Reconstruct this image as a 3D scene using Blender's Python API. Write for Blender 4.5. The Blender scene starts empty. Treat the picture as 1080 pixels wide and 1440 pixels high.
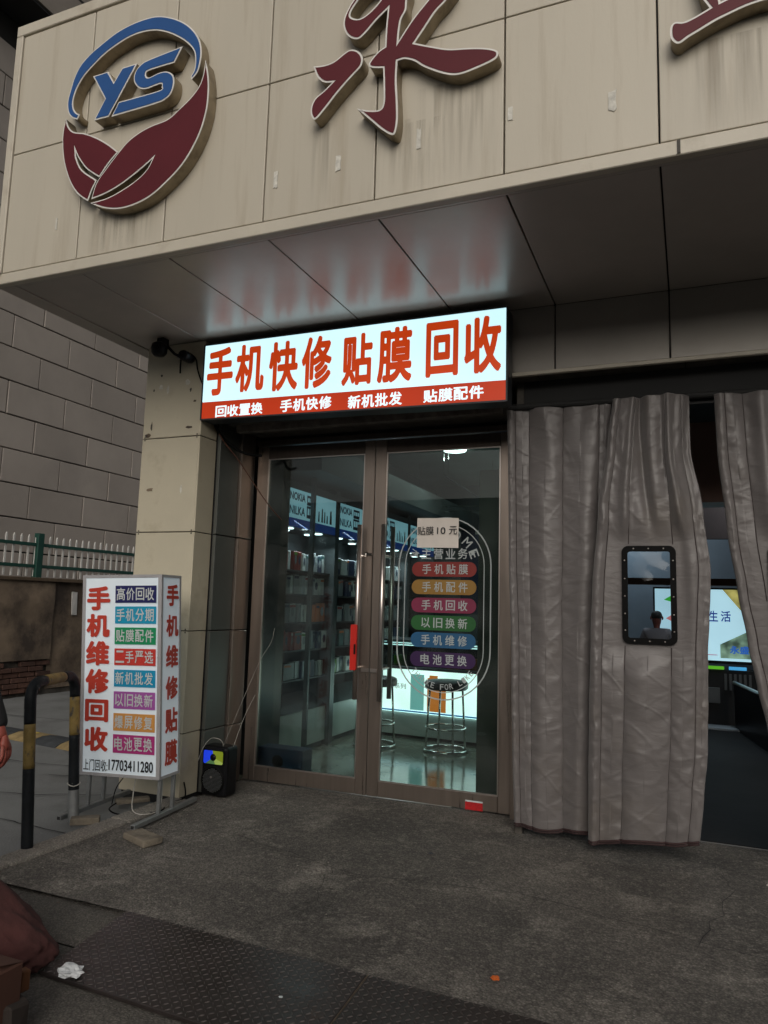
import bpy, bmesh, math, random
from mathutils import Vector, Matrix, noise
random.seed(7)
R = math.radians
scene = bpy.context.scene
C = scene.collection

# ------------------------------------------------------------------ camera
cam_data = bpy.data.cameras.new('camera')
cam = bpy.data.objects.new('camera', cam_data)
C.objects.link(cam)
yaw, pitch, roll = R(-22.586), R(7.12), R(1.6136)
fw = Vector((math.sin(yaw)*math.cos(pitch), math.cos(yaw)*math.cos(pitch), math.sin(pitch)))
rt = Vector((math.cos(yaw), -math.sin(yaw), 0)); up = rt.cross(fw)
rt2 = rt*math.cos(roll) + up*math.sin(roll); up2 = up*math.cos(roll) - rt*math.sin(roll)
cam.matrix_world = Matrix(((rt2.x, up2.x, -fw.x, 0), (rt2.y, up2.y, -fw.y, 0), (rt2.z, up2.z, -fw.z, 1.25), (0, 0, 0, 1)))
cam_data.sensor_fit = 'VERTICAL'; cam_data.sensor_height = 36; cam_data.lens = 26.0
cam_data.clip_start = 0.05; cam_data.clip_end = 2000
scene.camera = cam

# ------------------------------------------------------------------ light and exposure
world = bpy.data.worlds.new('World'); scene.world = world; world.use_nodes = True
nt = world.node_tree; nt.nodes.clear()
sky = nt.nodes.new('ShaderNodeTexSky'); sky.sky_type = 'NISHITA'; sky.sun_disc = False
SUN_EL, SUN_AZ = R(27), R(163)
sky.sun_elevation = SUN_EL; sky.sun_rotation = SUN_AZ
sky.air_density = 1.0; sky.dust_density = 6.0; sky.ozone_density = 0.6
hsv = nt.nodes.new('ShaderNodeHueSaturation'); hsv.inputs['Saturation'].default_value = 0.35
bg = nt.nodes.new('ShaderNodeBackground'); bg.inputs['Strength'].default_value = 0.085
wo = nt.nodes.new('ShaderNodeOutputWorld')
nt.links.new(sky.outputs[0], hsv.inputs['Color']); nt.links.new(hsv.outputs[0], bg.inputs['Color']); nt.links.new(bg.outputs[0], wo.inputs['Surface'])
sd = bpy.data.lights.new('sun', 'SUN'); sd.energy = 0.95; sd.angle = R(50); sd.color = (1.0, 0.95, 0.86)
sun = bpy.data.objects.new('sun', sd); C.objects.link(sun)
sdir = Vector((math.sin(SUN_AZ)*math.cos(SUN_EL), math.cos(SUN_AZ)*math.cos(SUN_EL), math.sin(SUN_EL)))
sun.rotation_euler = sdir.to_track_quat('Z', 'Y').to_euler()
vs = scene.view_settings
vs.view_transform = 'Standard'; vs.look = 'None'; vs.gamma = 1.0; vs.use_curve_mapping = False
vs.exposure = -0.4
scene.cycles.max_bounces = 8; scene.cycles.transparent_max_bounces = 16
scene.cycles.use_denoising = True
scene.cycles.caustics_reflective = False; scene.cycles.caustics_refractive = False

# ------------------------------------------------------------------ materials
def mat(name, col, rough=0.6, metal=0.0, var=0.12, vscale=3.0, bump=0.0, bscale=60.0, stretch=(1, 1, 1),
        col2=None, c2lo=0.5, c2hi=0.7, c2scale=2.0, spec=0.5, coat=0.0, coat_rough=0.1, rvar=0.0, stretch2=None, orand=0.0):
    m = bpy.data.materials.new(name); m.use_nodes = True
    n = m.node_tree; b = n.nodes['Principled BSDF']; L = n.links.new
    b.inputs['Roughness'].default_value = rough; b.inputs['Metallic'].default_value = metal
    b.inputs['Specular IOR Level'].default_value = spec
    b.inputs['Coat Weight'].default_value = coat; b.inputs['Coat Roughness'].default_value = coat_rough
    geo = n.nodes.new('ShaderNodeNewGeometry')
    mp = n.nodes.new('ShaderNodeMapping'); mp.inputs['Scale'].default_value = stretch
    L(geo.outputs['Position'], mp.inputs['Vector'])
    nz = n.nodes.new('ShaderNodeTexNoise'); nz.inputs['Scale'].default_value = vscale; nz.inputs['Detail'].default_value = 6
    nz.inputs['Roughness'].default_value = 0.62
    L(mp.outputs[0], nz.inputs['Vector'])
    rmp = n.nodes.new('ShaderNodeMapRange'); rmp.inputs['From Min'].default_value = 0.3; rmp.inputs['From Max'].default_value = 0.7
    rmp.inputs['To Min'].default_value = 1 - var; rmp.inputs['To Max'].default_value = 1 + var
    L(nz.outputs['Fac'], rmp.inputs['Value'])
    mul = n.nodes.new('ShaderNodeVectorMath'); mul.operation = 'SCALE'; mul.inputs[0].default_value = col[:3]
    L(rmp.outputs[0], mul.inputs['Scale'])
    out = mul.outputs[0]
    if orand:
        oi = n.nodes.new('ShaderNodeObjectInfo'); ro = n.nodes.new('ShaderNodeMapRange'); ro.inputs['To Min'].default_value = 1-orand; ro.inputs['To Max'].default_value = 1+orand
        L(oi.outputs['Random'], ro.inputs['Value']); m0 = n.nodes.new('ShaderNodeMath'); m0.operation = 'MULTIPLY'; L(rmp.outputs[0], m0.inputs[0]); L(ro.outputs[0], m0.inputs[1]); L(m0.outputs[0], mul.inputs['Scale'])
    if col2:
        mp2 = n.nodes.new('ShaderNodeMapping'); mp2.inputs['Scale'].default_value = stretch2 or stretch
        L(geo.outputs['Position'], mp2.inputs['Vector'])
        n2 = n.nodes.new('ShaderNodeTexNoise'); n2.inputs['Scale'].default_value = c2scale; n2.inputs['Detail'].default_value = 8
        n2.inputs['Roughness'].default_value = 0.65
        L(mp2.outputs[0], n2.inputs['Vector'])
        r2 = n.nodes.new('ShaderNodeMapRange'); r2.inputs['From Min'].default_value = c2lo; r2.inputs['From Max'].default_value = c2hi
        L(n2.outputs['Fac'], r2.inputs['Value'])
        mx = n.nodes.new('ShaderNodeMix'); mx.data_type = 'RGBA'; mx.inputs['B'].default_value = (*col2[:3], 1)
        L(r2.outputs[0], mx.inputs['Factor']); L(out, mx.inputs['A']); out = mx.outputs['Result']
    L(out, b.inputs['Base Color'])
    if rvar:
        r3 = n.nodes.new('ShaderNodeMapRange'); r3.inputs['From Min'].default_value = 0.3; r3.inputs['From Max'].default_value = 0.7
        r3.inputs['To Min'].default_value = rough - rvar; r3.inputs['To Max'].default_value = rough + rvar
        L(nz.outputs['Fac'], r3.inputs['Value']); L(r3.outputs[0], b.inputs['Roughness'])
    if bump:
        n3 = n.nodes.new('ShaderNodeTexNoise'); n3.inputs['Scale'].default_value = bscale; n3.inputs['Detail'].default_value = 5
        L(mp.outputs[0], n3.inputs['Vector'])
        bp = n.nodes.new('ShaderNodeBump'); bp.inputs['Strength'].default_value = bump; bp.inputs['Distance'].default_value = 0.01
        L(n3.outputs['Fac'], bp.inputs['Height']); L(bp.outputs[0], b.inputs['Normal'])
    m['out'] = 1
    return m

def emat(name, col, strength, var=0.0, vs_=2.0):
    m = bpy.data.materials.new(name); m.use_nodes = True
    n = m.node_tree; b = n.nodes['Principled BSDF']
    b.inputs['Base Color'].default_value = (*[c*0.5 for c in col], 1); b.inputs['Roughness'].default_value = 0.35
    b.inputs['Emission Color'].default_value = (*col, 1); b.inputs['Emission Strength'].default_value = strength
    if var:
        geo = n.nodes.new('ShaderNodeNewGeometry'); nz = n.nodes.new('ShaderNodeTexNoise'); nz.inputs['Scale'].default_value = vs_
        r = n.nodes.new('ShaderNodeMapRange'); r.inputs['From Min'].default_value = .3; r.inputs['From Max'].default_value = .7
        r.inputs['To Min'].default_value = strength*(1-var); r.inputs['To Max'].default_value = strength*(1+var)
        n.links.new(geo.outputs['Position'], nz.inputs['Vector']); n.links.new(nz.outputs['Fac'], r.inputs['Value']); n.links.new(r.outputs[0], b.inputs['Emission Strength'])
    return m

def glass_mat(name, tint, ior=1.45, rough=0.0, bump=0.0, bscale=8, haze=0.0):
    m = bpy.data.materials.new(name); m.use_nodes = True
    n = m.node_tree; n.nodes.clear(); L = n.links.new
    tr = n.nodes.new('ShaderNodeBsdfTransparent'); tr.inputs[0].default_value = (*tint, 1)
    gl = n.nodes.new('ShaderNodeBsdfGlossy'); gl.inputs['Roughness'].default_value = rough
    fr = n.nodes.new('ShaderNodeFresnel'); fr.inputs['IOR'].default_value = ior
    mx = n.nodes.new('ShaderNodeMixShader'); o = n.nodes.new('ShaderNodeOutputMaterial')
    L(fr.outputs[0], mx.inputs[0]); L(tr.outputs[0], mx.inputs[1]); L(gl.outputs[0], mx.inputs[2])
    last = mx.outputs[0]
    if haze:
        df = n.nodes.new('ShaderNodeBsdfDiffuse'); df.inputs[0].default_value = (.5, .5, .5, 1)
        m2 = n.nodes.new('ShaderNodeMixShader'); geo = n.nodes.new('ShaderNodeNewGeometry')
        nz = n.nodes.new('ShaderNodeTexNoise'); nz.inputs['Scale'].default_value = 4; nz.inputs['Detail'].default_value = 6
        r = n.nodes.new('ShaderNodeMapRange'); r.inputs['From Min'].default_value = .4; r.inputs['From Max'].default_value = .8
        r.inputs['To Max'].default_value = haze
        L(geo.outputs['Position'], nz.inputs['Vector']); L(nz.outputs['Fac'], r.inputs['Value']); L(r.outputs[0], m2.inputs[0])
        L(last, m2.inputs[1]); L(df.outputs[0], m2.inputs[2]); last = m2.outputs[0]
    if bump:
        nz = n.nodes.new('ShaderNodeTexNoise'); nz.inputs['Scale'].default_value = bscale; nz.inputs['Detail'].default_value = 3
        geo = n.nodes.new('ShaderNodeNewGeometry'); L(geo.outputs['Position'], nz.inputs['Vector'])
        bp = n.nodes.new('ShaderNodeBump'); bp.inputs['Strength'].default_value = bump; bp.inputs['Distance'].default_value = .02
        L(nz.outputs['Fac'], bp.inputs['Height']); L(bp.outputs[0], gl.inputs['Normal']); L(bp.outputs[0], fr.inputs['Normal'])
    L(last, o.inputs['Surface'])
    return m

# ------------------------------------------------------------------ object helpers
def wloc(o):
    v = Vector((0, 0, 0))
    while o is not None:
        v = v + o.location; o = o.parent
    return v

class MB:
    def __init__(s): s.v = []; s.f = []
    def add(s, vs_, fs):
        k = len(s.v); s.v += [tuple(p) for p in vs_]; s.f += [tuple(i+k for i in f) for f in fs]; return s
    def box(s, x0, x1, y0, y1, z0, z1, jit=0):
        p = [(x, y, z) for x in (x0, x1) for y in (y0, y1) for z in (z0, z1)]
        if jit: p = [tuple(c + random.uniform(-jit, jit) for c in q) for q in p]
        return s.add(p, [(0, 1, 3, 2), (4, 6, 7, 5), (0, 4, 5, 1), (2, 3, 7, 6), (0, 2, 6, 4), (1, 5, 7, 3)])
    def cyl(s, p0, p1, r, n=12, r2=None):
        return s.tube([p0, p1], r, n, [r, r if r2 is None else r2])
    def tube(s, pts, r, n=8, radii=None):
        pts = [Vector(p) for p in pts]; rings = []; prev = None
        for i, p in enumerate(pts):
            a = pts[max(i-1, 0)]; b = pts[min(i+1, len(pts)-1)]
            d = (b-a).normalized()
            if prev is None:
                prev = d.orthogonal().normalized()
            prev = (prev - d*prev.dot(d)).normalized(); q = d.cross(prev)
            rr = radii[i] if radii else r
            rings.append([p + (prev*math.cos(2*math.pi*k/n) + q*math.sin(2*math.pi*k/n))*rr for k in range(n)])
        vs_ = [v for rg in rings for v in rg]; fs = []
        for i in range(len(pts)-1):
            for k in range(n):
                k2 = (k+1) % n
                fs.append((i*n+k, i*n+k2, (i+1)*n+k2, (i+1)*n+k))
        fs.append(tuple(reversed(range(n)))); fs.append(tuple((len(pts)-1)*n+k for k in range(n)))
        return s.add(vs_, fs)
    def lathe(s, prof, n=20, c=(0, 0, 0), axis='z'):
        vs_ = []; fs = []
        for (r, h) in prof:
            for k in range(n):
                a = 2*math.pi*k/n
                q = (r*math.cos(a), r*math.sin(a), h)
                if axis == 'y': q = (q[0], -q[2], q[1])
                if axis == 'x': q = (q[2], q[0], q[1])
                vs_.append((c[0]+q[0], c[1]+q[1], c[2]+q[2]))
        for i in range(len(prof)-1):
            for k in range(n):
                k2 = (k+1) % n; fs.append((i*n+k, i*n+k2, (i+1)*n+k2, (i+1)*n+k))
        fs.append(tuple(reversed(range(n)))); fs.append(tuple((len(prof)-1)*n+k for k in range(n)))
        return s.add(vs_, fs)
    def torus(s, c, R_, r, n=28, m=8):
        pts = [(c[0]+R_*math.cos(2*math.pi*k/n), c[1]+R_*math.sin(2*math.pi*k/n), c[2]) for k in range(n)]
        vs_ = []; fs = []
        for k, p in enumerate(pts):
            a = 2*math.pi*k/n
            for j in range(m):
                b = 2*math.pi*j/m
                vs_.append((c[0]+(R_+r*math.cos(b))*math.cos(a), c[1]+(R_+r*math.cos(b))*math.sin(a), c[2]+r*math.sin(b)))
        for k in range(n):
            for j in range(m):
                fs.append((k*m+j, ((k+1) % n)*m+j, ((k+1) % n)*m+(j+1) % m, k*m+(j+1) % m))
        return s.add(vs_, fs)
    def build(s, name, material, parent=None, bevel=0, smooth=False, seg=1, local=False, kind=None):
        me = bpy.data.meshes.new(name)
        o = Vector((0, 0, 0)) if (local or parent is None) else wloc(parent)
        me.from_pydata([(p[0]-o.x, p[1]-o.y, p[2]-o.z) for p in s.v], [], s.f)
        return link(name, me, material, parent, bevel, smooth, seg, kind)

def link(name, me, material, parent=None, bevel=0, smooth=False, seg=1, kind=None):
    bm = bmesh.new(); bm.from_mesh(me)
    bmesh.ops.recalc_face_normals(bm, faces=bm.faces); bm.to_mesh(me); bm.free()
    if isinstance(material, (list, tuple)):
        for q in material: me.materials.append(q)
    elif material: me.materials.append(material)
    if smooth:
        for p in me.polygons: p.use_smooth = True
    ob = bpy.data.objects.new(name, me); C.objects.link(ob)
    if parent is not None: ob.parent = parent
    if bevel:
        b = ob.modifiers.new('bevel', 'BEVEL'); b.width = bevel; b.segments = seg; b.limit_method = 'ANGLE'; b.angle_limit = R(40)
    if kind: ob['kind'] = kind
    return ob

def thing(name, label, cat, loc=(0, 0, 0), rz=0, group=None):
    o = bpy.data.objects.new(name, None); C.objects.link(o); o.empty_display_size = 0.1
    o.location = loc; o.rotation_euler = (0, 0, rz)
    o['label'] = label; o['category'] = cat
    if group: o['group'] = group
    return o
def tag(o, label, cat, group=None):
    o['label'] = label; o['category'] = cat
    if group: o['group'] = group
    return o
def structure(o): o['kind'] = 'structure'; return o

def copy_tree(o, parent=None):
    c = o.copy(); C.objects.link(c)
    if parent is not None: c.parent = parent
    for ch in list(o.children): copy_tree(ch, c)
    return c

def catmull(pts, sub=5, closed=True):
    """smooth a closed outline; points with a third element are corners"""
    n = len(pts); out = []
    P = [Vector((p[0], p[1])) for p in pts]; K = [len(p) > 2 for p in pts]
    for i in range(n):
        p1, p2 = P[i], P[(i+1) % n]
        p0 = p1 if K[i] else P[i-1]; p3 = p2 if K[(i+1) % n] else P[(i+2) % n]
        straight = K[i] and K[(i+1) % n]
        m = 1 if straight else sub
        for k in range(m):
            t = k/m
            if straight: out.append(p1)
            else:
                out.append(0.5*((2*p1) + (p2-p0)*t + (2*p0-5*p1+4*p2-p3)*t*t + (3*p1-p0-3*p2+p3)*t*t*t))
    return out

def shape_mesh(name, loops, ext, offset=0.0, y=0.0, origin=(0, 0)):
    """filled outline in the x-z plane, extruded +-ext in y"""
    cu = bpy.data.curves.new(name, 'CURVE'); cu.dimensions = '2D'; cu.fill_mode = 'BOTH'; cu.extrude = ext; cu.offset = offset
    for lp in loops:
        sp = cu.splines.new('POLY'); sp.points.add(len(lp)-1)
        for i, p in enumerate(lp): sp.points[i].co = (p[0]-origin[0], p[1]-origin[1], 0, 1)
        sp.use_cyclic_u = True
    tmp = bpy.data.objects.new('tmp', cu)
    me = bpy.data.meshes.new_from_object(tmp)
    for v in me.vertices: v.co = (v.co.x, y - v.co.z, v.co.y)
    bpy.data.objects.remove(tmp); bpy.data.curves.remove(cu)
    me.name = name
    return me

_tc = {}
def text_raw(s, off):
    if (s, off) not in _tc:
        cu = bpy.data.curves.new('lettering', 'FONT'); cu.body = s; cu.size = 1; cu.fill_mode = 'FRONT'; cu.offset = off
        cu.resolution_u = 4
        tmp = bpy.data.objects.new('tmp', cu); me = bpy.data.meshes.new_from_object(tmp)
        vs_ = [(v.co.x, v.co.y) for v in me.vertices]; fs = [tuple(p.vertices) for p in me.polygons]
        bpy.data.objects.remove(tmp); bpy.data.curves.remove(cu); bpy.data.meshes.remove(me)
        _tc[(s, off)] = (vs_, fs)
    return _tc[(s, off)]
def text_into(mb, s, u0, u1, v0, v1, place, off=0.018, keep=False):
    """fit text s into rectangle; place(u, v) -> 3-D point. Bold strokes are made of shifted layers a fraction of a millimetre apart"""
    vs_, fs = text_raw(s, 0.0)
    if not vs_: return
    w = off*1.15
    a0 = min(p[0] for p in vs_)-w; a1 = max(p[0] for p in vs_)+w; b0 = min(p[1] for p in vs_)-w; b1 = max(p[1] for p in vs_)+w
    su = (u1-u0)/(a1-a0); sv = (v1-v0)/(b1-b0)
    o_ = Vector(place(0, 0)); n_ = (Vector(place(1, 0))-o_).cross(Vector(place(0, 1))-o_).normalized()
    cam_side = -1 if n_.y > 0.3 or n_.x < -0.3 else 1
    shifts = [(0, 0)]
    if off > .003:
        m_ = 8 if off > .01 else 4
        shifts += [(w*math.cos(2*math.pi*(k+.5)/m_), w*math.sin(2*math.pi*(k+.5)/m_)) for k in range(m_)]
    for i, (sx, sy) in enumerate(shifts):
        dn = n_*(0.00009*i*cam_side)
        mb.add([Vector(place(u0 + (p[0]+sx-a0)*su, v0 + (p[1]+sy-b0)*sv)) + dn for p in vs_], fs)
def xz(y): return lambda u, v: (u, y, v)

def rounded(x0, x1, z0, z1, r, n=6):
    out = []
    for cx, cz, a0 in ((x1-r, z1-r, 0), (x0+r, z1-r, 90), (x0+r, z0+r, 180), (x1-r, z0+r, 270)):
        for k in range(n+1):
            a = R(a0 + 90*k/n); out.append(Vector((cx+r*math.cos(a), cz+r*math.sin(a))))
    return out
def plate(name, loop, y0, y1, material, parent=None, holes=(), kind=None, bevel=0):
    o = wloc(parent) if parent is not None else Vector((0, 0, 0))
    me = shape_mesh(name, [loop, *holes], abs(y1-y0)/2, 0, (y0+y1)/2)
    for v in me.vertices: v.co -= o
    return link(name, me, material, parent, kind=kind, bevel=bevel)

# ------------------------------------------------------------------ palette
M = {}
M['fascia'] = mat('cream_panel', (.50, .455, .37), .45, 0, .06, 1.2, .05, 120, orand=.035, stretch=(1, 1, .25), col2=(.33, .27, .19), c2lo=.52, c2hi=.95, c2scale=14, stretch2=(1, 1, .06))
M['fascia_trim'] = mat('cream_trim', (.52, .475, .39), .45, 0, .08, 2.5, .05, 120, col2=(.30, .25, .18), c2lo=.55, c2hi=.9, c2scale=5)
M['column'] = mat('column_cream', (.50, .45, .34), .5, 0, .08, 2.0, .06, 60, col2=(.30, .25, .17), c2lo=.55, c2hi=.85, c2scale=4)
M['soffit'] = mat('soffit_metal', (.43, .39, .35), .34, .15, .12, 1.5, .03, 30, spec=.55, coat=.38, coat_rough=.25)
M['beam'] = mat('beam_metal', (.28, .26, .235), .35, .3, .12, 1.5, .03, 30)
M['dark'] = mat('dark_void', (.015, .015, .015), .8)
M['dusty'] = mat('dusty_steel', (.07, .062, .052), .7, 0, .4, 8, .2, 60, col2=(.13, .11, .09), c2scale=9)
M['reveal'] = mat('reveal_panel', (.10, .105, .095), .35, .3, .15, 1.5)
M['steel'] = mat('brushed_steel', (.29, .24, .205), .34, .85, .08, 6, .05, 200, stretch=(6, 6, .3), rvar=.08)
M['steel_shaded'] = mat('shaded_steel', (.13, .105, .09), .36, .85, .1, 6, .05, 200, stretch=(6, 6, .3))  # brushed steel darkened to paint in the shade under the sign
M['steel2'] = mat('bright_steel', (.60, .54, .50), .30, .95, .05, 3)
M['chrome'] = mat('chrome', (.62, .62, .60), .08, 1, .02, 3)
M['galv'] = mat('galvanised', (.28, .29, .29), .42, .6, .18, 14, .05, 100)
M['tile'] = mat('facade_tile', (.34, .30, .265), .65, 0, .10, .9, .12, 180, col2=(.28, .25, .225), c2lo=.5, c2hi=.85, c2scale=1.2, orand=.09)
M['tile_joint'] = mat('tile_joint', (.02, .018, .016), .9)
M['plaster'] = mat('old_plaster', (.20, .15, .105), .9, 0, .25, 2.5, .4, 25, col2=(.06, .045, .035), c2lo=.42, c2hi=.62, c2scale=1.6)
M['brick'] = mat('old_brick', (.085, .042, .030), .95, 0, .4, 9, .4, 60, orand=.35)
M['road'] = mat('road_concrete', (.20, .205, .20), .85, 0, .16, 1.3, .5, 90, col2=(.13, .13, .125), c2lo=.5, c2hi=.75, c2scale=1.6)
M['green'] = mat('green_paint', (.012, .06, .045), .45, 0, .15, 6)
M['white_paint'] = mat('white_paint', (.62, .61, .58), .5, 0, .12, 8, col2=(.3, .25, .2), c2lo=.6, c2hi=.8, c2scale=20)
M['logo_side'] = mat('letter_return', (.30, .245, .165), .42, .4, .2, 10, .04, 60, col2=(.09, .06, .035), c2lo=.5, c2hi=.8, c2scale=9)
M['rim'] = mat('letter_rim', (.72, .70, .66), .4, 0, .1, 10)
M['maroon'] = mat('maroon_acrylic', (.10, .012, .018), .5, 0, .08, 4, spec=.25)
M['blue'] = mat('blue_acrylic', (.024, .09, .27), .5, 0, .08, 4, spec=.25)
M['black'] = mat('black_plastic', (.007, .007, .008), .35, 0, .1, 10, spec=.15)
M['rubber'] = mat('black_rubber', (.006, .006, .006), .45, 0, .1, 20, spec=.06)
M['white_cable'] = mat('white_cable', (.42, .40, .36), .4)
M['paper'] = mat('paper', (.72, .66, .60), .8, 0, .05, 10)
M['ink'] = mat('ink_black', (.012, .012, .014), .6, 0, 0.01)
M['residue'] = mat('tape_residue', (.58, .56, .50), .6, 0, .25, 40, .2, 60)
M['vinyl_white'] = mat('white_vinyl', (.55, .58, .58), .5, 0, .02)
M['decal_white'] = mat('decal_white', (.38, .42, .42), .5, 0, .02)

# ------------------------------------------------------------------ ground
def concrete(name, base, dark, light, agg=1.0):
    m = bpy.data.materials.new(name); m.use_nodes = True
    n = m.node_tree; b = n.nodes['Principled BSDF']; L = n.links.new; b.inputs['Roughness'].default_value = .82
    b.inputs['Specular IOR Level'].default_value = .3
    geo = n.nodes.new('ShaderNodeNewGeometry')
    def noi(sc, det=6, ro=.6, lo=.35, hi=.65):
        z = n.nodes.new('ShaderNodeTexNoise'); z.inputs['Scale'].default_value = sc; z.inputs['Detail'].default_value = det; z.inputs['Roughness'].default_value = ro
        L(geo.outputs['Position'], z.inputs['Vector'])
        r = n.nodes.new('ShaderNodeMapRange'); r.inputs['From Min'].default_value = lo; r.inputs['From Max'].default_value = hi; L(z.outputs['Fac'], r.inputs['Value'])
        return r.outputs[0], z.outputs['Fac']
    def mix(f, a, c):
        x = n.nodes.new('ShaderNodeMix'); x.data_type = 'RGBA'; L(f, x.inputs['Factor'])
        for s_, v in (('A', a), ('B', c)):
            if isinstance(v, tuple): x.inputs[s_].default_value = (*v, 1)
            else: L(v, x.inputs[s_])
        return x.outputs['Result']
    a = mix(noi(.9, 8, .7, .38, .62)[0], base, dark)
    a = mix(noi(2.6, 9, .75, .52, .72)[0], a, light)
    a = mix(noi(7, 8, .8, .54, .75)[0], a, dark)
    a = mix(noi(24, 6, .85, .50, .80)[0], a, light)
    a = mix(noi(38, 4, .85, .52, .80)[0], a, dark)
    # small stones in the mix
    vo = n.nodes.new('ShaderNodeTexVoronoi'); vo.inputs['Scale'].default_value = 110; vo.inputs['Randomness'].default_value = 1.0
    L(geo.outputs['Position'], vo.inputs['Vector'])
    sep = n.nodes.new('ShaderNodeSeparateColor'); L(vo.outputs['Color'], sep.inputs[0])
    r = n.nodes.new('ShaderNodeMapRange'); r.inputs['To Min'].default_value = 1-.55*agg; r.inputs['To Max'].default_value = 1+.7*agg; L(sep.outputs[0], r.inputs['Value'])
    r2 = n.nodes.new('ShaderNodeMapRange'); r2.inputs['From Min'].default_value = .0; r2.inputs['From Max'].default_value = .6; r2.inputs['To Min'].default_value = 1.1; r2.inputs['To Max'].default_value = .6; L(vo.outputs['Distance'], r2.inputs['Value'])
    mm = n.nodes.new('ShaderNodeMath'); mm.operation = 'MULTIPLY'; L(r.outputs[0], mm.inputs[0]); L(r2.outputs[0], mm.inputs[1])
    sc = n.nodes.new('ShaderNodeVectorMath'); sc.operation = 'SCALE'; L(a, sc.inputs[0]); L(mm.outputs[0], sc.inputs['Scale'])
    a = sc.outputs[0]
    # rust-coloured spots
    a = mix(noi(5.5, 4, .6, .74, .80)[0], a, (.16, .075, .025))
    L(a, b.inputs['Base Color'])
    h = n.nodes.new('ShaderNodeMath'); h.operation = 'MULTIPLY_ADD'; L(vo.outputs['Distance'], h.inputs[0]); h.inputs[1].default_value = -.5
    L(noi(30, 8, .8)[1], h.inputs[2])
    bp = n.nodes.new('ShaderNodeBump'); bp.inputs['Strength'].default_value = .75; bp.inputs['Distance'].default_value = .012
    L(h.outputs[0], bp.inputs['Height']); L(bp.outputs[0], b.inputs['Normal'])
    return m
M['concrete'] = concrete('rough_concrete', (.225, .205, .18), (.10, .093, .084), (.42, .385, .335), .45)
M['slab'] = concrete('slab_concrete', (.19, .175, .15), (.12, .11, .10), (.23, .21, .185), .25)
M['kerb'] = concrete('kerb_stone', (.40, .37, .32), (.30, .275, .24), (.46, .42, .37), .2)

def ground_grid(name, x0, x1, y0, y1, z, material, step=.06, amp=.006, rim=None):
    nx = max(2, int((x1-x0)/step)); ny = max(2, int((y1-y0)/step)); vs_ = []; fs = []
    for j in range(ny+1):
        for i in range(nx+1):
            x = x0+(x1-x0)*i/nx; y = y0+(y1-y0)*j/ny
            vs_.append((x, y, z + amp*noise.noise(Vector((x*1.3, y*1.3, 3))) + amp*.4*noise.noise(Vector((x*7, y*7, 9)))))
    for j in range(ny):
        for i in range(nx):
            a = j*(nx+1)+i; fs.append((a, a+1, a+nx+2, a+nx+1))
    mb = MB(); mb.add(vs_, fs)
    return mb.build(name, material, smooth=True)

# one sheet to the horizon, the road on the left lies on it
structure(MB().add([(-300, -300, -.12), (300, -300, -.12), (300, 300, -.12), (-300, 300, -.12)], [(0, 1, 2, 3)]).build('ground', M['road']))
structure(ground_grid('road', -7.9, -3.07, -6, 16, -.05, M['road'], .12, .012))
pav = structure(ground_grid('pavement', -2.94, 3.2, 2.53, 4.66, -.002, M['concrete'], .05, .006))
structure(ground_grid('pavement_edge', -2.07, 3.2, 2.38, 2.56, .0035, M['concrete'], .03, .002))
structure(MB().box(-3.02, 3.2, 2.5, 4.7, -.12, -.03).build('pavement_bed', M['concrete']))
mb = MB().box(-3.14, 3.2, -6, 2.5, -.12, -.035); structure(mb.build('slab_bed', M['dark']))
# concrete slabs of the front strip
def slab(x0, x1, y0, y1, z=-.004):
    mb = MB(); nx = max(2, int((x1-x0)/.05)); ny = max(2, int((y1-y0)/.05)); vs_ = []; fs = []
    for j in range(ny+1):
        for i in range(nx+1):
            x = x0+(x1-x0)*i/nx; y = y0+(y1-y0)*j/ny
            ed = min(i, nx-i, j, ny-j) == 0
            wob = .014*noise.noise(Vector((x*5, y*5, 1))) if ed else 0
            vs_.append((x+wob, y+wob, z - (.012 if ed else 0) + .004*noise.noise(Vector((x*3, y*3, 5)))))
    for j in range(ny):
        for i in range(nx):
            a = j*(nx+1)+i; fs.append((a, a+1, a+nx+2, a+nx+1))
    mb.add(vs_, fs)
    return mb.build('slab', M['slab'], pav, smooth=True)
for r_, (ya, yb) in enumerate(((2.235, 2.525), (1.78, 2.225), (1.2, 1.77), (.5, 1.19))):
    xs = [-2.96, -2.66, -1.55, -.55, .5, 1.7, 3.1] if r_ == 0 else [-2.96, -2.32, -1.22, -.2, .9, 2.0, 3.1]
    for a, b in zip(xs, xs[1:]): slab(a+.005, b-.005, ya, yb)
# kerb of long stones
kerb_y = -2.0
while kerb_y < 4.0:
    L_ = .78; MB().box(-3.075, -2.935, kerb_y+.004, min(kerb_y+L_, 4.0)-.004, -.12, .012, .003).build('kerb_stone', M['kerb'], pav, bevel=.012, seg=2); kerb_y += L_
# cracks in the road: narrow dark grooves
def crack(pts, w=.012, z=-.036):
    mb = MB(); P = []
    for a, b in zip(pts, pts[1:]):
        for k in range(8):
            t = k/8; P.append(Vector((a[0]+(b[0]-a[0])*t, a[1]+(b[1]-a[1])*t)) + Vector((noise.noise(Vector((a[0]*9+t*7, 1, 1))), noise.noise(Vector((a[1]*9+t*7, 5, 2)))))*.05)
    P.append(Vector(pts[-1])); vs_ = []; fs = []
    for i, p in enumerate(P):
        d = (P[min(i+1, len(P)-1)]-P[max(i-1, 0)]).normalized(); q = Vector((-d.y, d.x))*w*(.4+abs(noise.noise(Vector((i*.7, 2, 3)))))*.8
        vs_ += [(p.x+q.x, p.y+q.y, z), (p.x-q.x, p.y-q.y, z)]
    for i in range(len(P)-1): fs.append((2*i, 2*i+1, 2*i+3, 2*i+2))
    return vs_, fs
mb = MB()
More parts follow.
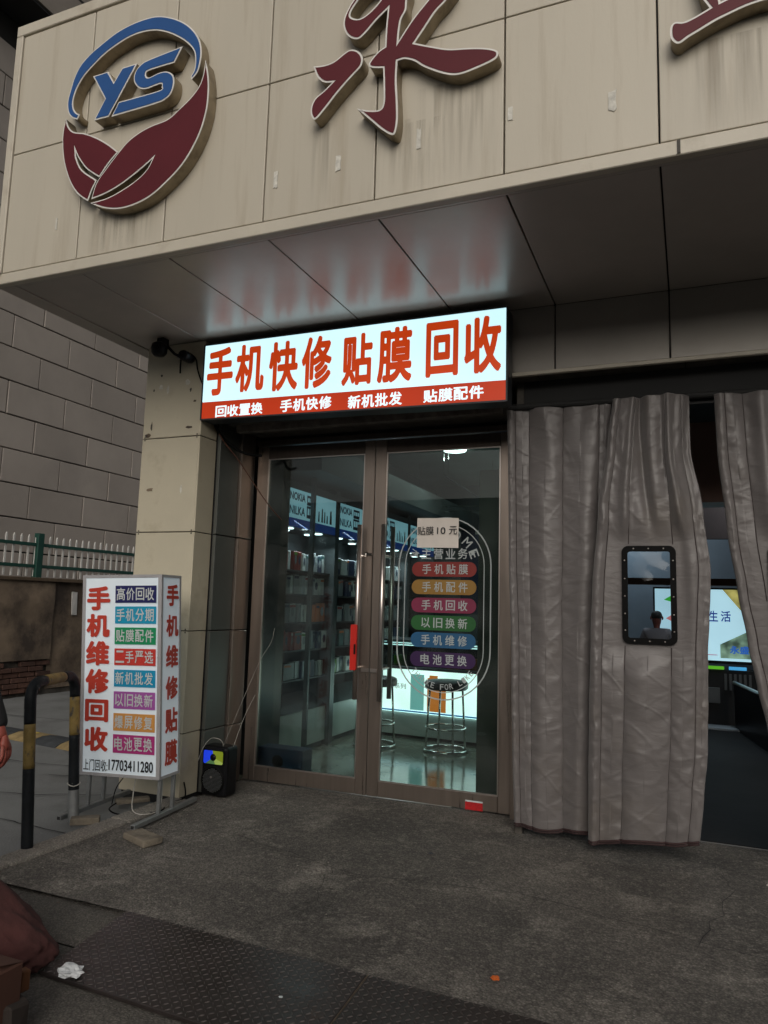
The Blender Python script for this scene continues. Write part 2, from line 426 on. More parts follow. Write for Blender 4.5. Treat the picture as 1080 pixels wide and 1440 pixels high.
for c_ in ([(-4.9, 3.5), (-4.0, 3.75), (-3.3, 4.1)], [(-4.3, 4.2), (-3.7, 4.5), (-3.4, 5.2)], [(-4.6, 3.0), (-3.9, 3.3), (-3.16, 3.25)], [(-5.2, 4.4), (-4.2, 4.5), (-3.2, 4.9)], [(-7, 6.0), (-5.4, 6.1), (-4, 6.6)]):
    mb.add(*crack(c_))
structure(mb.build('road_cracks', M['dark']))
mb = MB()
for c_, w_ in (([(-2.9, 3.35), (-2.3, 3.55), (-1.5, 3.3), (-.7, 3.42), (.2, 3.2), (1.2, 3.35)], .004), ([(-1.6, 3.32), (-1.5, 2.95), (-1.62, 2.5)], .003), ([(.0, 3.22), (.15, 3.9), (.05, 4.3)], .003)):
    mb.add(*crack(c_, w_, .0065))
structure(mb.build('pavement_cracks', M['dark']))
# speed bump of yellow and black rubber blocks
M['bump_y'] = mat('bump_yellow', (.30, .22, .10), .7, 0, .3, 12, .2, 60)
M['bump_k'] = mat('bump_black', (.045, .05, .055), .7, 0, .3, 12, .2, 60)
sb = thing('speed_bump', 'low speed bump of worn yellow and black rubber blocks lying across the lane', 'speed bump', (-5.4, 5.2, -.05), R(-8))
for i in range(-4, 6):
    x = i*.36
    mb = MB(); prof = [(-.17, 0), (-.12, .028), (-.04, .045), (.04, .045), (.12, .028), (.17, 0)]
    vs_ = [(x+dx, p[0], p[1]) for dx in (.006, .354) for p in prof]; k = len(prof)
    mb.add(vs_, [(j, j+1, j+1+k, j+k) for j in range(k-1)] + [tuple(range(k)), tuple(range(k, 2*k))])
    blk = mb.build('block', M['bump_y'] if i % 2 else M['bump_k'], sb, local=True, bevel=.004)
    if i % 2: MB().box(x+.13, x+.23, -.03, .03, .044, .053).build('reflector', mat('reflector_yellow', (.5, .38, .08), .3), blk, local=True, bevel=.004)

# ------------------------------------------------------------------ neighbouring tiled building
nb = thing('tiled_building', 'tall neighbouring building faced with staggered grey brown stone tiles', 'building', (-9, 9, 0))
MB().box(-14, -9.05, 3.0, 16, -.1, 14).build('wall', M['tile_joint'], nb)
tw, th = 1.05, .49
rows_z0 = 2.343 - th*4
tile_me = None
for k in range(0, 18):
    z0 = rows_z0 + th*k
    off = 7.457 if k % 2 == 1 else 7.98
    for i in range(-4, 6):
        y0 = off + (i)*tw
        mb = MB().box(-9.05, -9.0 + random.uniform(-.004, .004), -tw/2+.009, tw/2-.009, -th/2+.009, th/2-.009)
        if tile_me is None:
            mb = MB().box(-.05, 0, -tw/2+.009, tw/2-.009, -th/2+.009, th/2-.009)
            t0 = mb.build('stone_tile', M['tile'], nb, local=True, bevel=.006); tile_me = t0
            o = t0
        else:
            o = tile_me.copy(); C.objects.link(o); o.parent = nb
        o.location = (random.uniform(-.004, .004), y0 + tw/2 - 9, z0+th/2)
# cornice high up: deep dark underside, pale edge
M['cornice'] = mat('cornice_concrete', (.24, .21, .18), .8, 0, .12, 2, .1, 30)
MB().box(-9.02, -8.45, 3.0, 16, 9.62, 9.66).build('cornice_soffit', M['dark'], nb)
MB().box(-9.02, -8.42, 3.0, 16, 9.665, 9.95).build('cornice', M['cornice'], nb)
MB().box(-9.045, -8.75, 3.0, 16, 9.955, 13.6).build('upper_wall', M['cornice'], nb)
mb = MB()
for z in (10.6, 11.6): mb.box(-8.755, -8.745, 3.0, 16, z, z+.04)
mb.build('band_joint', M['dark'], nb)
# low boundary wall, plaster over brick
bw = thing('boundary_wall', 'old brown plastered boundary wall with brick showing at its foot, white picket fence on top', 'wall', (-8, 8, 0))
def rough_wall(name, x, y0, y1, z0, z1, material, parent, amp=.02):
    ny = int((y1-y0)/.08); nz = int((z1-z0)/.06); vs_ = []; fs = []
    for j in range(nz+1):
        for i in range(ny+1):
            y = y0+(y1-y0)*i/ny; z = z0+(z1-z0)*j/nz
            vs_.append((x + amp*noise.noise(Vector((y*2, z*3, 0))), y, z + (0 if j < nz else .02*noise.noise(Vector((y*4, 0, 7))))))
    for j in range(nz):
        for i in range(ny):
            a = j*(ny+1)+i; fs.append((a, a+1, a+ny+2, a+ny+1))
    k = len(vs_); vs_ += [(x-.28, y0, z1), (x-.28, y1, z1)]; fs.append((nz*(ny+1), nz*(ny+1)+ny, k+1, k))
    return MB().add(vs_, fs).build(name, material, parent)
rough_wall('plaster', -8.0, 3.0, 7.66, .40, 1.44, M['plaster'], bw)
rough_wall('plaster', -8.05, 7.66, 14, .0, 1.44, M['plaster'], bw)
MB().box(-8.3, -8.075, 3.0, 14, -.12, .55).build('brick_core', M['dusty'], bw)
MB().box(-8.34, -7.96, 3.0, 14, 1.43, 1.475, .004).build('coping', mat('coping', (.12, .085, .055), .9, 0, .3, 6, .3, 30), bw, bevel=.006)
bme = None
for r_ in range(9):
    for i in range(44):
        y = 3.2 + i*.25 + (.125 if r_ % 2 else 0)
        if y < 4.6 or y > 7.6: continue
        if r_ > 4 and noise.noise(Vector((y*1.5, r_, 0))) > .1: continue
        if bme is None:
            bme = MB().box(-.06, 0, -.117, .117, -.03, .03, .003).build('brick', M['brick'], bw, local=True, bevel=.005); o = bme
        else:
            o = bme.copy(); C.objects.link(o); o.parent = bw
        o.location = ((-.012 if y < 7.6 else -.06) + random.uniform(-.02, .012), y-8, -.02 + r_*.068 + .03)
# white strip of old notice on the wall
MB().box(-8.04, -8.02, 8.0, 8.09, .98, 1.3, .01).build('paint_smear', M['white_paint'], bw)
fe = thing('picket_fence', 'white picket fence with green rails and post on top of the brown wall', 'fence', (-8.05, 8, 1.47))
for z in (1.885, 1.60): MB().box(-8.015, -7.995, 3.0, 13, z, z+.045).build('rail', M['green'], fe, bevel=.004)
pk = None; y = 4.6
while y < 11.6:
    if pk is None:
        mb = MB(); w_, d_ = .0115, .008; h0, h1, h2 = .02, .53, .565
        mb.add([(-d_, -w_, h0), (d_, -w_, h0), (d_, w_, h0), (-d_, w_, h0), (-d_, -w_, h1), (d_, -w_, h1), (d_, w_, h1), (-d_, w_, h1), (-d_, 0, h2), (d_, 0, h2)],
               [(0, 3, 2, 1), (0, 1, 5, 4), (2, 3, 7, 6), (1, 2, 6, 9, 5), (3, 0, 4, 8, 7), (4, 5, 9, 8), (6, 7, 8, 9)])
        pk = mb.build('picket', M['white_paint'], fe, local=True); o = pk
    else:
        o = pk.copy(); C.objects.link(o); o.parent = fe
    o.location = (.025, y-8, 0); y += .117
for y in (4.95, 7.28, 9.6, 11.9): MB().box(-8.05, -7.97, y, y+.10, 1.46, 2.06).build('post', M['green'], fe, bevel=.004)
# road-side building opposite, behind the camera
ob = thing('opposite_building', 'plain building on the far side of the street facing the shop', 'building', (0, -22, 0))
MB().box(-30, 30, -26, -22, -.1, 6).build('wall', mat('opposite_wall', (.32, .29, .25), .8), ob)
wm = mat('opposite_glass', (.05, .055, .06), .3)
w0 = None
for i in range(-7, 8):
    for z in (1.0, 3.9):
        if w0 is None: w0 = MB().box(-.8, .8, 0, .05, 0, 1.5).build('window', wm, ob, local=True); o = w0
        else: o = w0.copy(); C.objects.link(o); o.parent = ob
        o.location = (i*3.2, -.0, z)

# ------------------------------------------------------------------ canopy
cp = thing('canopy', 'deep shop canopy clad in cream metal panels with dark underside', 'canopy', (-1.5, 2.87, 3.0))
XJ = [-3.60, -3.048, -2.465, -1.871, -1.286, -.691, -.075, .53, 1.13, 1.73]
MB().box(-3.63, 1.8, 2.90, 4.6, 3.03, 4.60).build('canopy_core', M['dark'], cp)
for i in range(len(XJ)-1):
    for z0, z1 in ((3.062, 3.788), (3.788, 4.545)):
        MB().box(XJ[i]+.0035, XJ[i+1]-.0035, 2.87, 2.905, z0+.003, z1-.003).build('panel', M['fascia'], cp, bevel=.004, seg=2)
MB().box(-3.655, 1.8, 2.862, 2.905, 2.995, 3.058).build('bottom_trim', M['fascia_trim'], cp, bevel=.004)
MB().box(-3.655, -3.603, 2.862, 4.6, 3.0605, 4.55).build('side_trim', M['fascia_trim'], cp, bevel=.004)
MB().box(-3.655, 1.8, 2.862, 2.905, 4.5515, 4.62).build('top_trim', M['fascia_trim'], cp, bevel=.004)
MB().box(-.012+.0, .0, 2.857, 2.8615, 3.0, 3.055).build('trim_joint', M['dusty'], cp)
YS = 4.155
for i in range(len(XJ)-1):
    MB().box(XJ[i]+.004 + (.07 if i == 0 else 0), XJ[i+1]-.004, 2.93, YS, 3.0, 3.02).build('soffit_panel', M['soffit'], cp, bevel=.002)
MB().box(-3.655, -3.535, 2.907, 4.6, 2.996, 3.02).build('edge_trim', M['soffit'], cp, bevel=.003)
MB().box(-3.53, 1.8, 2.907, 2.926, 2.998, 3.02).build('edge_trim', M['soffit'], cp, bevel=.002)
# round fixing at the corner
MB().lathe([(.0, -.02), (.03, -.018), (.045, 0), (.04, .02), (0, .03)], 18, (-3.64, 2.85, 3.06), 'y').build('corner_cap', M['logo_side'], cp, smooth=True)
for (x, z, w, h, a) in ((-1.807, 3.267, .022, .085, 3), (-1.473, 3.279, .026, .075, 0), (-1.076, 3.31, .020, .09, -3), (-.664, 3.331, .02, .06, 0), (-.249, 3.285, .03, .085, 4), (-3.209, 3.294, .012, .07, 0)):
    mb = MB(); P = []
    for k in range(14):
        t = 2*math.pi*k/14; s_ = 1 + .25*noise.noise(Vector((x*9, z*9, k*.9)))
        P.append((x + max(-w/2, min(w/2, math.cos(t)*w*.8))*s_, max(-h/2, min(h/2, math.sin(t)*h*.8))*s_ + z))
    mb.add([(p[0], 2.866, p[1]) for p in P] + [(p[0], 2.869, p[1]) for p in P], [tuple(range(14))] + [(k, (k+1) % 14, 14+(k+1) % 14, 14+k) for k in range(14)])
    mb.build('tape_residue', M['residue'], cp)

# ------------------------------------------------------------------ channel letters
TRACE = {}
def channel(loops, face_mat, parent, yb=2.868, yf=2.80, inset=.0085):
    cx = wloc(parent)
    L_ = [catmull(lp, 5) for lp in loops]
    def mk(nm, ya, yc, off, m_, smooth=False):
        me = shape_mesh(nm, L_, abs(yc-ya)/2, off, (ya+yc)/2)
        for v in me.vertices: v.co -= cx
        return link(nm, me, m_, parent)
    mk('letter_return', yf+.004, yb, -.001, M['logo_side'])
    mk('letter_rim', yf, yf+.0035, 0.0, M['rim'])
    mk('letter_face', yf-.0025, yf-.0005, -inset, face_mat)
ARC = [(-3.046,3.834,1),(-3.088,3.856),(-3.119,3.896),(-3.130,3.960),(-3.117,4.023),(-3.096,4.094),(-3.057,4.160),(-2.994,4.209),(-2.909,4.251),(-2.814,4.289),(-2.718,4.308),(-2.623,4.312),(-2.538,4.302),(-2.454,4.269),(-2.369,4.217),(-2.305,4.157),(-2.261,4.091),(-2.242,4.024),(-2.243,3.962),(-2.258,3.905),(-2.292,3.873,1),(-2.298,3.890),(-2.280,3.920),(-2.276,3.972),(-2.288,4.028),(-2.330,4.084),(-2.393,4.138),(-2.468,4.187),(-2.553,4.224),(-2.648,4.239),(-2.733,4.233),(-2.817,4.210),(-2.891,4.180),(-2.964,4.134),(-3.027,4.085),(-3.071,4.021),(-3.089,3.959),(-3.083,3.915),(-3.063,3.882),(-3.035,3.863,1)]
YY = [(-2.958,4.068,1),(-2.853,4.068,1),(-2.806,3.993,1),(-2.755,4.063,1),(-2.656,4.063,1),(-2.824,3.798,1),(-2.926,3.800,1),(-2.860,3.909,1)]
SS = [(-2.364,4.078,1),(-2.408,3.999,1),(-2.565,3.999),(-2.591,3.985),(-2.572,3.958),(-2.501,3.967),(-2.450,3.959),(-2.412,3.929),(-2.402,3.882),(-2.415,3.833),(-2.448,3.806),(-2.517,3.795),(-2.805,3.793,1),(-2.762,3.867,1),(-2.503,3.864),(-2.482,3.881),(-2.491,3.901),(-2.588,3.897),(-2.642,3.923),(-2.670,3.971),(-2.661,4.019),(-2.622,4.052),(-2.560,4.064)]
LR = [(-2.213,3.959,1),(-2.191,3.878),(-2.181,3.789),(-2.185,3.688),(-2.211,3.583),(-2.257,3.491),(-2.318,3.411),(-2.401,3.344),(-2.496,3.286),(-2.594,3.257),(-2.697,3.251),(-2.804,3.274),(-2.906,3.322,1),(-2.788,3.328),(-2.675,3.359),(-2.586,3.399),(-2.534,3.440),(-2.505,3.490,1),(-2.551,3.461),(-2.619,3.425),(-2.709,3.384),(-2.812,3.354),(-2.899,3.343,1),(-2.873,3.427),(-2.815,3.495),(-2.737,3.572),(-2.678,3.622),(-2.608,3.655),(-2.528,3.675),(-2.428,3.687),(-2.362,3.723),(-2.287,3.774),(-2.242,3.823),(-2.222,3.878)]
LL = [(-3.131,3.861,1),(-3.105,3.804),(-3.062,3.765),(-2.980,3.737),(-2.887,3.688),(-2.806,3.633),(-2.739,3.577,1),(-2.796,3.527),(-2.856,3.458,1),(-2.948,3.524),(-3.010,3.597),(-3.040,3.647,1),(-3.028,3.600),(-2.981,3.526),(-2.872,3.445,1),(-2.897,3.400),(-2.923,3.336,1),(-3.001,3.394),(-3.065,3.480),(-3.118,3.601),(-3.142,3.718),(-3.144,3.794)]
Y1 = [(-1.588,3.752,1),(-1.528,3.743),(-1.478,3.749),(-1.430,3.774),(-1.396,3.784),(-1.357,3.765),(-1.334,3.728),(-1.340,3.687),(-1.386,3.647),(-1.452,3.588),(-1.518,3.519),(-1.566,3.478),(-1.589,3.503),(-1.591,3.547),(-1.571,3.585),(-1.527,3.612),(-1.484,3.644,1),(-1.529,3.656),(-1.566,3.695)]
Y2 = [(-1.354,3.480,1),(-1.294,3.456),(-1.242,3.446),(-1.225,3.469),(-1.224,3.529),(-1.230,3.647,1),(-1.282,3.662),(-1.302,3.681),(-1.288,3.706),(-1.256,3.735),(-1.224,3.749,1),(-1.222,3.839),(-1.215,3.937,1),(-1.271,3.896),(-1.326,3.846),(-1.364,3.828),(-1.409,3.855),(-1.435,3.902),(-1.437,3.951),(-1.414,4.003),(-1.386,4.039),(-1.344,4.074),(-1.277,4.106),(-1.202,4.120),(-1.118,4.102,1),(-1.111,4.004),(-1.123,3.951),(-1.126,3.904),(-1.148,3.864),(-1.156,3.810),(-1.159,3.759,1),(-1.093,3.847),(-1.023,3.919),(-0.970,3.977,1),(-0.891,3.961),(-0.938,3.892),(-0.985,3.852),(-1.037,3.784),(-1.081,3.727,1),(-1.009,3.692),(-0.920,3.653),(-0.834,3.633),(-0.767,3.614),(-0.721,3.594),(-0.702,3.574),(-0.716,3.547),(-0.791,3.528),(-0.875,3.519),(-0.944,3.542),(-1.033,3.598),(-1.079,3.638),(-1.125,3.662),(-1.161,3.663,1),(-1.163,3.569),(-1.156,3.475),(-1.152,3.382),(-1.161,3.321),(-1.179,3.311),(-1.225,3.345),(-1.283,3.405)]
Y2H = [(-1.253,3.992),(-1.310,3.944),(-1.358,3.929),(-1.398,3.949),(-1.403,3.975),(-1.378,4.012),(-1.333,4.056),(-1.267,4.078),(-1.223,4.050)]
S1 = [(-0.003,3.505),(0.023,3.498),(0.058,3.506),(0.114,3.528,1),(0.088,3.578,1),(0.063,3.703,1),(0.129,3.731,1),(0.454,3.757,1),(0.470,3.703,1),(0.437,3.578,1),(0.570,3.581),(0.614,3.558),(0.622,3.528),(0.567,3.515),(0.444,3.508),(0.310,3.503),(0.284,3.503),(0.235,3.497),(0.184,3.484),(0.133,3.469),(0.081,3.447),(0.036,3.428),(0.011,3.414),(-0.005,3.415),(-0.020,3.432),(-0.027,3.454),(-0.026,3.487),(-0.017,3.502)]
S1H1 = [(0.152,3.541,1),(0.141,3.648,1),(0.196,3.655,1),(0.206,3.557,1)]
S1H2 = [(0.253,3.562,1),(0.243,3.659,1),(0.293,3.667,1),(0.302,3.566,1)]
S1H3 = [(0.348,3.568,1),(0.338,3.672,1),(0.387,3.675,1),(0.390,3.570,1)]

lg = thing('round_logo', 'round emblem with blue letters YS above two dark red leaves on the canopy', 'logo sign', (-2.66, 2.87, 3.25))
for lp, mm in ((ARC, 'blue'), (YY, 'blue'), (SS, 'blue'), (LR, 'maroon'), (LL, 'maroon')): channel([lp], M[mm], lg, inset=.0075)
c1 = thing('brush_character', 'dark red brush style Chinese character for eternal, in the middle of the canopy front', 'sign letter', (-1.15, 2.87, 3.3), group='channel characters on the canopy')
channel([Y1], M['maroon'], c1); channel([Y2, Y2H], M['maroon'], c1)
c2 = thing('brush_character', 'dark red Chinese character cut off by the upper right corner of the view', 'sign letter', (.3, 2.87, 3.4), group='channel characters on the canopy')
channel([S1, S1H1, S1H2, S1H3], M['maroon'], c2)
# dirt runs below the emblem and the characters
M['streak'] = None
def streak_mat():
    m = bpy.data.materials.new('dirt_run'); m.use_nodes = True; n = m.node_tree; L = n.links.new; b = n.nodes['Principled BSDF']
    b.inputs['Base Color'].default_value = (.10, .075, .045, 1); b.inputs['Roughness'].default_value = .8
    tc = n.nodes.new('ShaderNodeUVMap'); sp = n.nodes.new('ShaderNodeSeparateXYZ'); L(tc.outputs[0], sp.inputs[0])
    geo = n.nodes.new('ShaderNodeNewGeometry'); mp = n.nodes.new('ShaderNodeMapping'); mp.inputs['Scale'].default_value = (26, 1, 1.0)
    L(geo.outputs['Position'], mp.inputs['Vector']); nz = n.nodes.new('ShaderNodeTexNoise'); nz.inputs['Scale'].default_value = 1.6; nz.inputs['Detail'].default_value = 5; L(mp.outputs[0], nz.inputs['Vector'])
    r = n.nodes.new('ShaderNodeMapRange'); r.inputs['From Min'].default_value = .42; r.inputs['From Max'].default_value = .75; L(nz.outputs['Fac'], r.inputs['Value'])
    # fade towards lower end (v) and both sides (u)
    pv = n.nodes.new('ShaderNodeMath'); pv.operation = 'POWER'; L(sp.outputs[1], pv.inputs[0]); pv.inputs[1].default_value = .8
    su = n.nodes.new('ShaderNodeMath'); su.operation = 'PINGPONG'; L(sp.outputs[0], su.inputs[0]); su.inputs[1].default_value = .5
    s2 = n.nodes.new('ShaderNodeMath'); s2.operation = 'MULTIPLY'; L(su.outputs[0], s2.inputs[0]); s2.inputs[1].default_value = 4; s2.use_clamp = True
    a = n.nodes.new('ShaderNodeMath'); a.operation = 'MULTIPLY'; L(pv.outputs[0], a.inputs[0]); L(s2.outputs[0], a.inputs[1])
    c = n.nodes.new('ShaderNodeMath'); c.operation = 'MULTIPLY'; L(a.outputs[0], c.inputs[0]); L(r.outputs[0], c.inputs[1])
    d = n.nodes.new('ShaderNodeMath'); d.operation = 'MULTIPLY'; L(c.outputs[0], d.inputs[0]); d.inputs[1].default_value = .36; d.use_clamp = True
    L(d.outputs[0], b.inputs['Alpha'])
    return m
M['streak'] = streak_mat()
def streak(x0, x1, ztop, zbot):
    me = bpy.data.meshes.new('dirt_run'); me.from_pydata([(x0, 2.8685, zbot), (x1, 2.8685, zbot), (x1, 2.8685, ztop), (x0, 2.8685, ztop)], [], [(0, 1, 2, 3)])
    uv = me.uv_layers.new(); 
    for i, q in enumerate(((0, 0), (1, 0), (1, 1), (0, 1))): uv.data[i].uv = q
    for v in me.vertices: v.co -= wloc(cp)
    me.materials.append(M['streak']); o = bpy.data.objects.new('dirt_run', me); C.objects.link(o); o.parent = cp
for s_ in ((-3.02, -2.45, 3.33, 3.06), (-2.95, -2.6, 3.30, 3.06), (-1.62, -1.48, 3.50, 3.08), (-1.32, -1.10, 3.42, 3.08), (-1.1, -.7, 3.55, 3.06), (-.02, .5, 3.45, 3.06), (-1.15, -.95, 3.4, 3.06)): streak(*s_)

# ------------------------------------------------------------------ column left of the door
col = thing('column', 'square cream clad column left of the shop door with black camera at its top', 'column', (-3.25, 4.1, 0))
MB().box(-3.475, -3.03, 4.01, 4.6, -.1, 3.0).build('column_core', M['dark'], col)
zc = [0.0, .395, 1.043, 1.69, 2.338, 2.998]
for a, b in zip(zc, zc[1:]):
    mb = MB(); z0, z1 = a+.003, b-.003
    mb.box(-3.485, -3.0215, 4.0, 4.012, z0, z1); mb.build('front_panel', M['column'], col, bevel=.003)
    MB().box(-3.0215, -3.01, 4.0, 4.185, z0, z1).build('side_panel', M['column'], col, bevel=.002)
    MB().box(-3.495, -3.484, 4.003, 4.6, z0, z1).build('side_panel', M['column'], col, bevel=.002)
rng = random.Random(3)
def specks(spots, parent):
    for (x, z, w, h, mm) in spots:
        w *= 1.5; h *= 1.5
        mb = MB(); n_ = 9; P = [(x+math.cos(6.283*k/n_)*w/2*rng.uniform(.5, 1.2), z+math.sin(6.283*k/n_)*h/2*rng.uniform(.5, 1.2)) for k in range(n_)]
        mb.add([(p[0], 3.998, p[1]) for p in P], [tuple(range(n_))]); mb.build('scuff', mm, parent)
specks([(-3.36, 2.70, .025, .03, M['residue']), (-3.30, 2.68, .014, .045, M['residue']), (-3.14, 2.72, .03, .03, M['residue']), (-3.11, 2.66, .012, .02, M['dusty']),
        (-3.36, 2.78, .014, .02, M['dusty']), (-3.42, 2.68, .01, .014, M['dusty']), (-3.07, 2.58, .02, .014, M['plaster']), (-3.40, 1.98, .05, .02, M['plaster']), (-3.14, 1.98, .012, .05, M['residue']),
        (-3.42, 2.42, .012, .05, M['dusty']), (-3.44, 2.36, .03, .02, M['plaster']), (-3.10, 2.40, .04, .015, M['plaster']), (-3.07, .45, .015, .02, M['dusty']), (-3.46, 2.36, .02, .02, M['dusty'])], col)
mb = MB()
for z in (.405, 1.033, 1.053, 1.68, 1.70, 2.328, 2.348):
    for x in (-3.47, -3.035): mb.lathe([(0, -.002), (.005, -.002), (.006, 0)], 8, (x, 3.998, z), 'y')
mb.build('rivets', M['dusty'], col, kind='stuff')
# narrow black light fitting at the far side of the column
nl = thing('light_fitting', 'narrow black and chrome vertical fitting on the far edge of the column', 'light fitting', (-3.53, 4.35, 2.7))
MB().box(-3.56, -3.50, 4.45, 4.50, 2.62, 3.0).build('body', M['black'], nl, bevel=.004)
MB().cyl((-3.503, 4.44, 2.62), (-3.503, 4.44, 3.0), .006, 8).build('tube', M['chrome'], nl)

# ------------------------------------------------------------------ facade round the entrances
fa = thing('shop_facade', 'grey metal clad shopfront surround with beam above the doors', 'facade', (-1, 4.6, 0))
for a, b in zip(XJ[1:] , XJ[2:]+[2.4]):
    x0 = max(a, -3.01)
    if b < -3: continue
    xs = [(x0, b)]
    for (p, q) in xs: MB().box(p+.0035, q-.0035, 4.15, 4.17, 2.613, 2.998).build('beam_panel', M['beam'], fa, bevel=.003)
MB().box(-3.01, 2.4, 4.165, 4.75, 2.62, 3.0).build('beam_core', M['dark'], fa)
for a, b in zip([-3.0, -1.9, -.80, .0, 1.2], [-1.9, -.80, .0, 1.2, 2.4]):
    MB().box(a+.003, b-.003, 4.17, 4.62, 2.600, 2.616).build('underside_panel', M['dusty'], fa)
MB().box(-3.005, 2.4, 4.135, 4.165, 2.588, 2.611).build('beam_trim', M['fascia_trim'], fa, bevel=.003)
MB().box(-.90, 2.4, 4.30, 4.74, 2.39, 2.598).build('curtain_box', M['dark'], fa)
MB().box(-2.95, -1.0, 4.22, 4.75, 2.455, 2.60).build('shutter_box', M['dusty'], fa, bevel=.004)
MB().box(-2.9, -1.03, 4.25, 4.31, 2.41, 2.455, .004).build('shutter_slat', mat('dusty_slat', (.12, .10, .085), .85, 0, .5, 12, .3, 40), fa, bevel=.004)
MB().box(-3.0, -.96, 4.64, 4.75, 2.41, 3.0).build('lintel', M['dark'], fa)
# reveal between column and door: dark panel with the column's joints
for a, b in zip([0, .395, 1.043, 1.69], [.395, 1.043, 1.69, 2.6]):
    MB().box(-3.0, -2.975, 4.187, 4.42, a+.003, b-.003).build('reveal_panel', M['reveal'], fa, bevel=.003)
    MB().box(-2.995, -2.955, 4.425, 4.60, a+.003, b-.003).build('reveal_panel', M['steel'], fa, bevel=.003)
MB().box(-3.02, -2.998, 4.2, 4.62, 0, 2.6).build('reveal_core', M['dark'], fa)
MB().box(-1.028, -.945, 4.55, 4.70, -.01, 2.41).build('pier', M['steel'], fa, bevel=.004)
MB().box(-.945, -.90, 4.30, 4.75, -.01, 2.6).build('pier', M['dusty'], fa, bevel=.004)
MB().box(-2.955, -1.028, 4.60, 4.70, 2.385, 2.425).build('head_rail', M['steel_shaded'], fa, bevel=.004)
MB().box(-2.97, 2.0, 4.64, 4.72, -.03, -.001).build('threshold', M['steel'], fa)

# ------------------------------------------------------------------ glazed double door
GL = glass_mat('door_glass', (.72, .80, .78), 1.5, 0.0, haze=.05)
def leaf(nm, label, x0, x1, ix0, ix1, hx):
    d = thing(nm, label, 'door', ((x0+x1)/2, 4.62, 0), group=None)
    y0, y1 = 4.60, 4.645
    MB().box(x0, ix0, y0, y1, .012, 2.375).build('stile', M['steel'], d, bevel=.003)
    MB().box(ix1, x1, y0, y1, .012, 2.375).build('stile', M['steel'], d, bevel=.003)
    MB().box(ix0+.0005, ix1-.0005, y0+.001, y1-.001, .013, .108).build('bottom_rail', M['steel'], d, bevel=.003)
    MB().box(ix0+.0005, ix1-.0005, y0+.001, y1-.001, 2.285, 2.374).build('top_rail', M['steel_shaded'], d, bevel=.003)
    MB().box(ix0, ix1, 4.617, 4.625, .108, 2.285).build('pane', GL, d)
    mb = MB()
    for (a, b, c, e) in ((ix0, ix0+.008, .108, 2.285), (ix1-.008, ix1, .108, 2.285)): mb.box(a, b, 4.606, 4.614, c, e)
    mb.box(ix0+.008, ix1-.008, 4.606, 4.614, .108, .116); mb.box(ix0+.008, ix1-.008, 4.606, 4.614, 2.277, 2.285)
    mb.build('glazing_bead', M['steel2'], d)
    for (yh, nm2) in ((4.535, 'handle'), (4.705, 'handle')):
        h = MB().tube([(hx, yh, .625), (hx, yh, 1.78)], .0155, 16).build(nm2, M['steel2'], d, smooth=False)
        for p in h.data.polygons: p.use_smooth = len(p.vertices) == 4
        for z in (.83, 1.57):
            MB().cyl((hx, yh, z), (hx, 4.62, z), .009, 10).build('handle_stub', M['steel2'], h, local=False)
    return d
dl = leaf('glass_door', 'left glass door leaf in brushed steel frame with red grip on its tall handle', -2.93, -1.99, -2.842, -2.067, -2.06)
dr = leaf('glass_door', 'right glass door leaf carrying the coloured service list decals', -1.985, -1.032, -1.905, -1.112, -1.885)
rg = plate('grip_cover', rounded(-2.092, -2.048, .815, 1.112, .006), 4.51, 4.545, mat('red_plastic', (.55, .02, .012), .4), dl)
MB().box(-2.062, -2.052, 4.500, 4.512, .92, .985).build('grip_slot', M['black'], dl)
lk = MB().lathe([(0, -.035), (.016, -.033), (.018, 0), (.018, .002)], 14, (-2.035, 4.60, 1.585), 'y'); lk.box(-2.035, -1.985, 4.575, 4.588, 1.577, 1.591)
lk.build('lock', M['chrome'], dl, bevel=.002)
MB().box(-2.045, -1.99, 4.59, 4.60, .80, .825).build('lock', M['steel2'], dl, bevel=.002)
MB().box(-1.98, -1.93, 4.59, 4.60, .80, .825).build('lock', M['steel2'], dr, bevel=.002)
# red notice on the bottom rail and red mark on the pier
st = thing('red_sticker', 'small red notice sticker on the bottom rail of the right door', 'sticker', (-1.26, 4.6, .03))
MB().box(-1.315, -1.205, 4.5965, 4.5995, .012, .058).build('notice', mat('sticker_red', (.42, .01, .012), .5, 0, .3, 60), st)
MB().box(-1.315, -1.205, 4.5965, 4.5995, .059, .068).build('white_edge', M['vinyl_white'], st)
m2 = thing('red_mark', 'small red characters stuck on the steel pier beside the curtain', 'sticker', (-1.0, 4.55, 1.32))
mb = MB(); mb.add([(-1.024, 4.548, 1.30), (-1.018, 4.548, 1.335), (-1.012, 4.548, 1.305)], [(0, 1, 2)]); mb.add([(-1.01, 4.548, 1.33), (-1.0, 4.548, 1.335), (-1.003, 4.548, 1.305), (-1.009, 4.548, 1.30)], [(0, 1, 2, 3)]); mb.add([(-.998, 4.548, 1.333), (-.985, 4.548, 1.328), (-.99, 4.548, 1.303)], [(0, 1, 2)])
mb.build('mark', mat('mark_red', (.5, .03, .01), .6), m2)

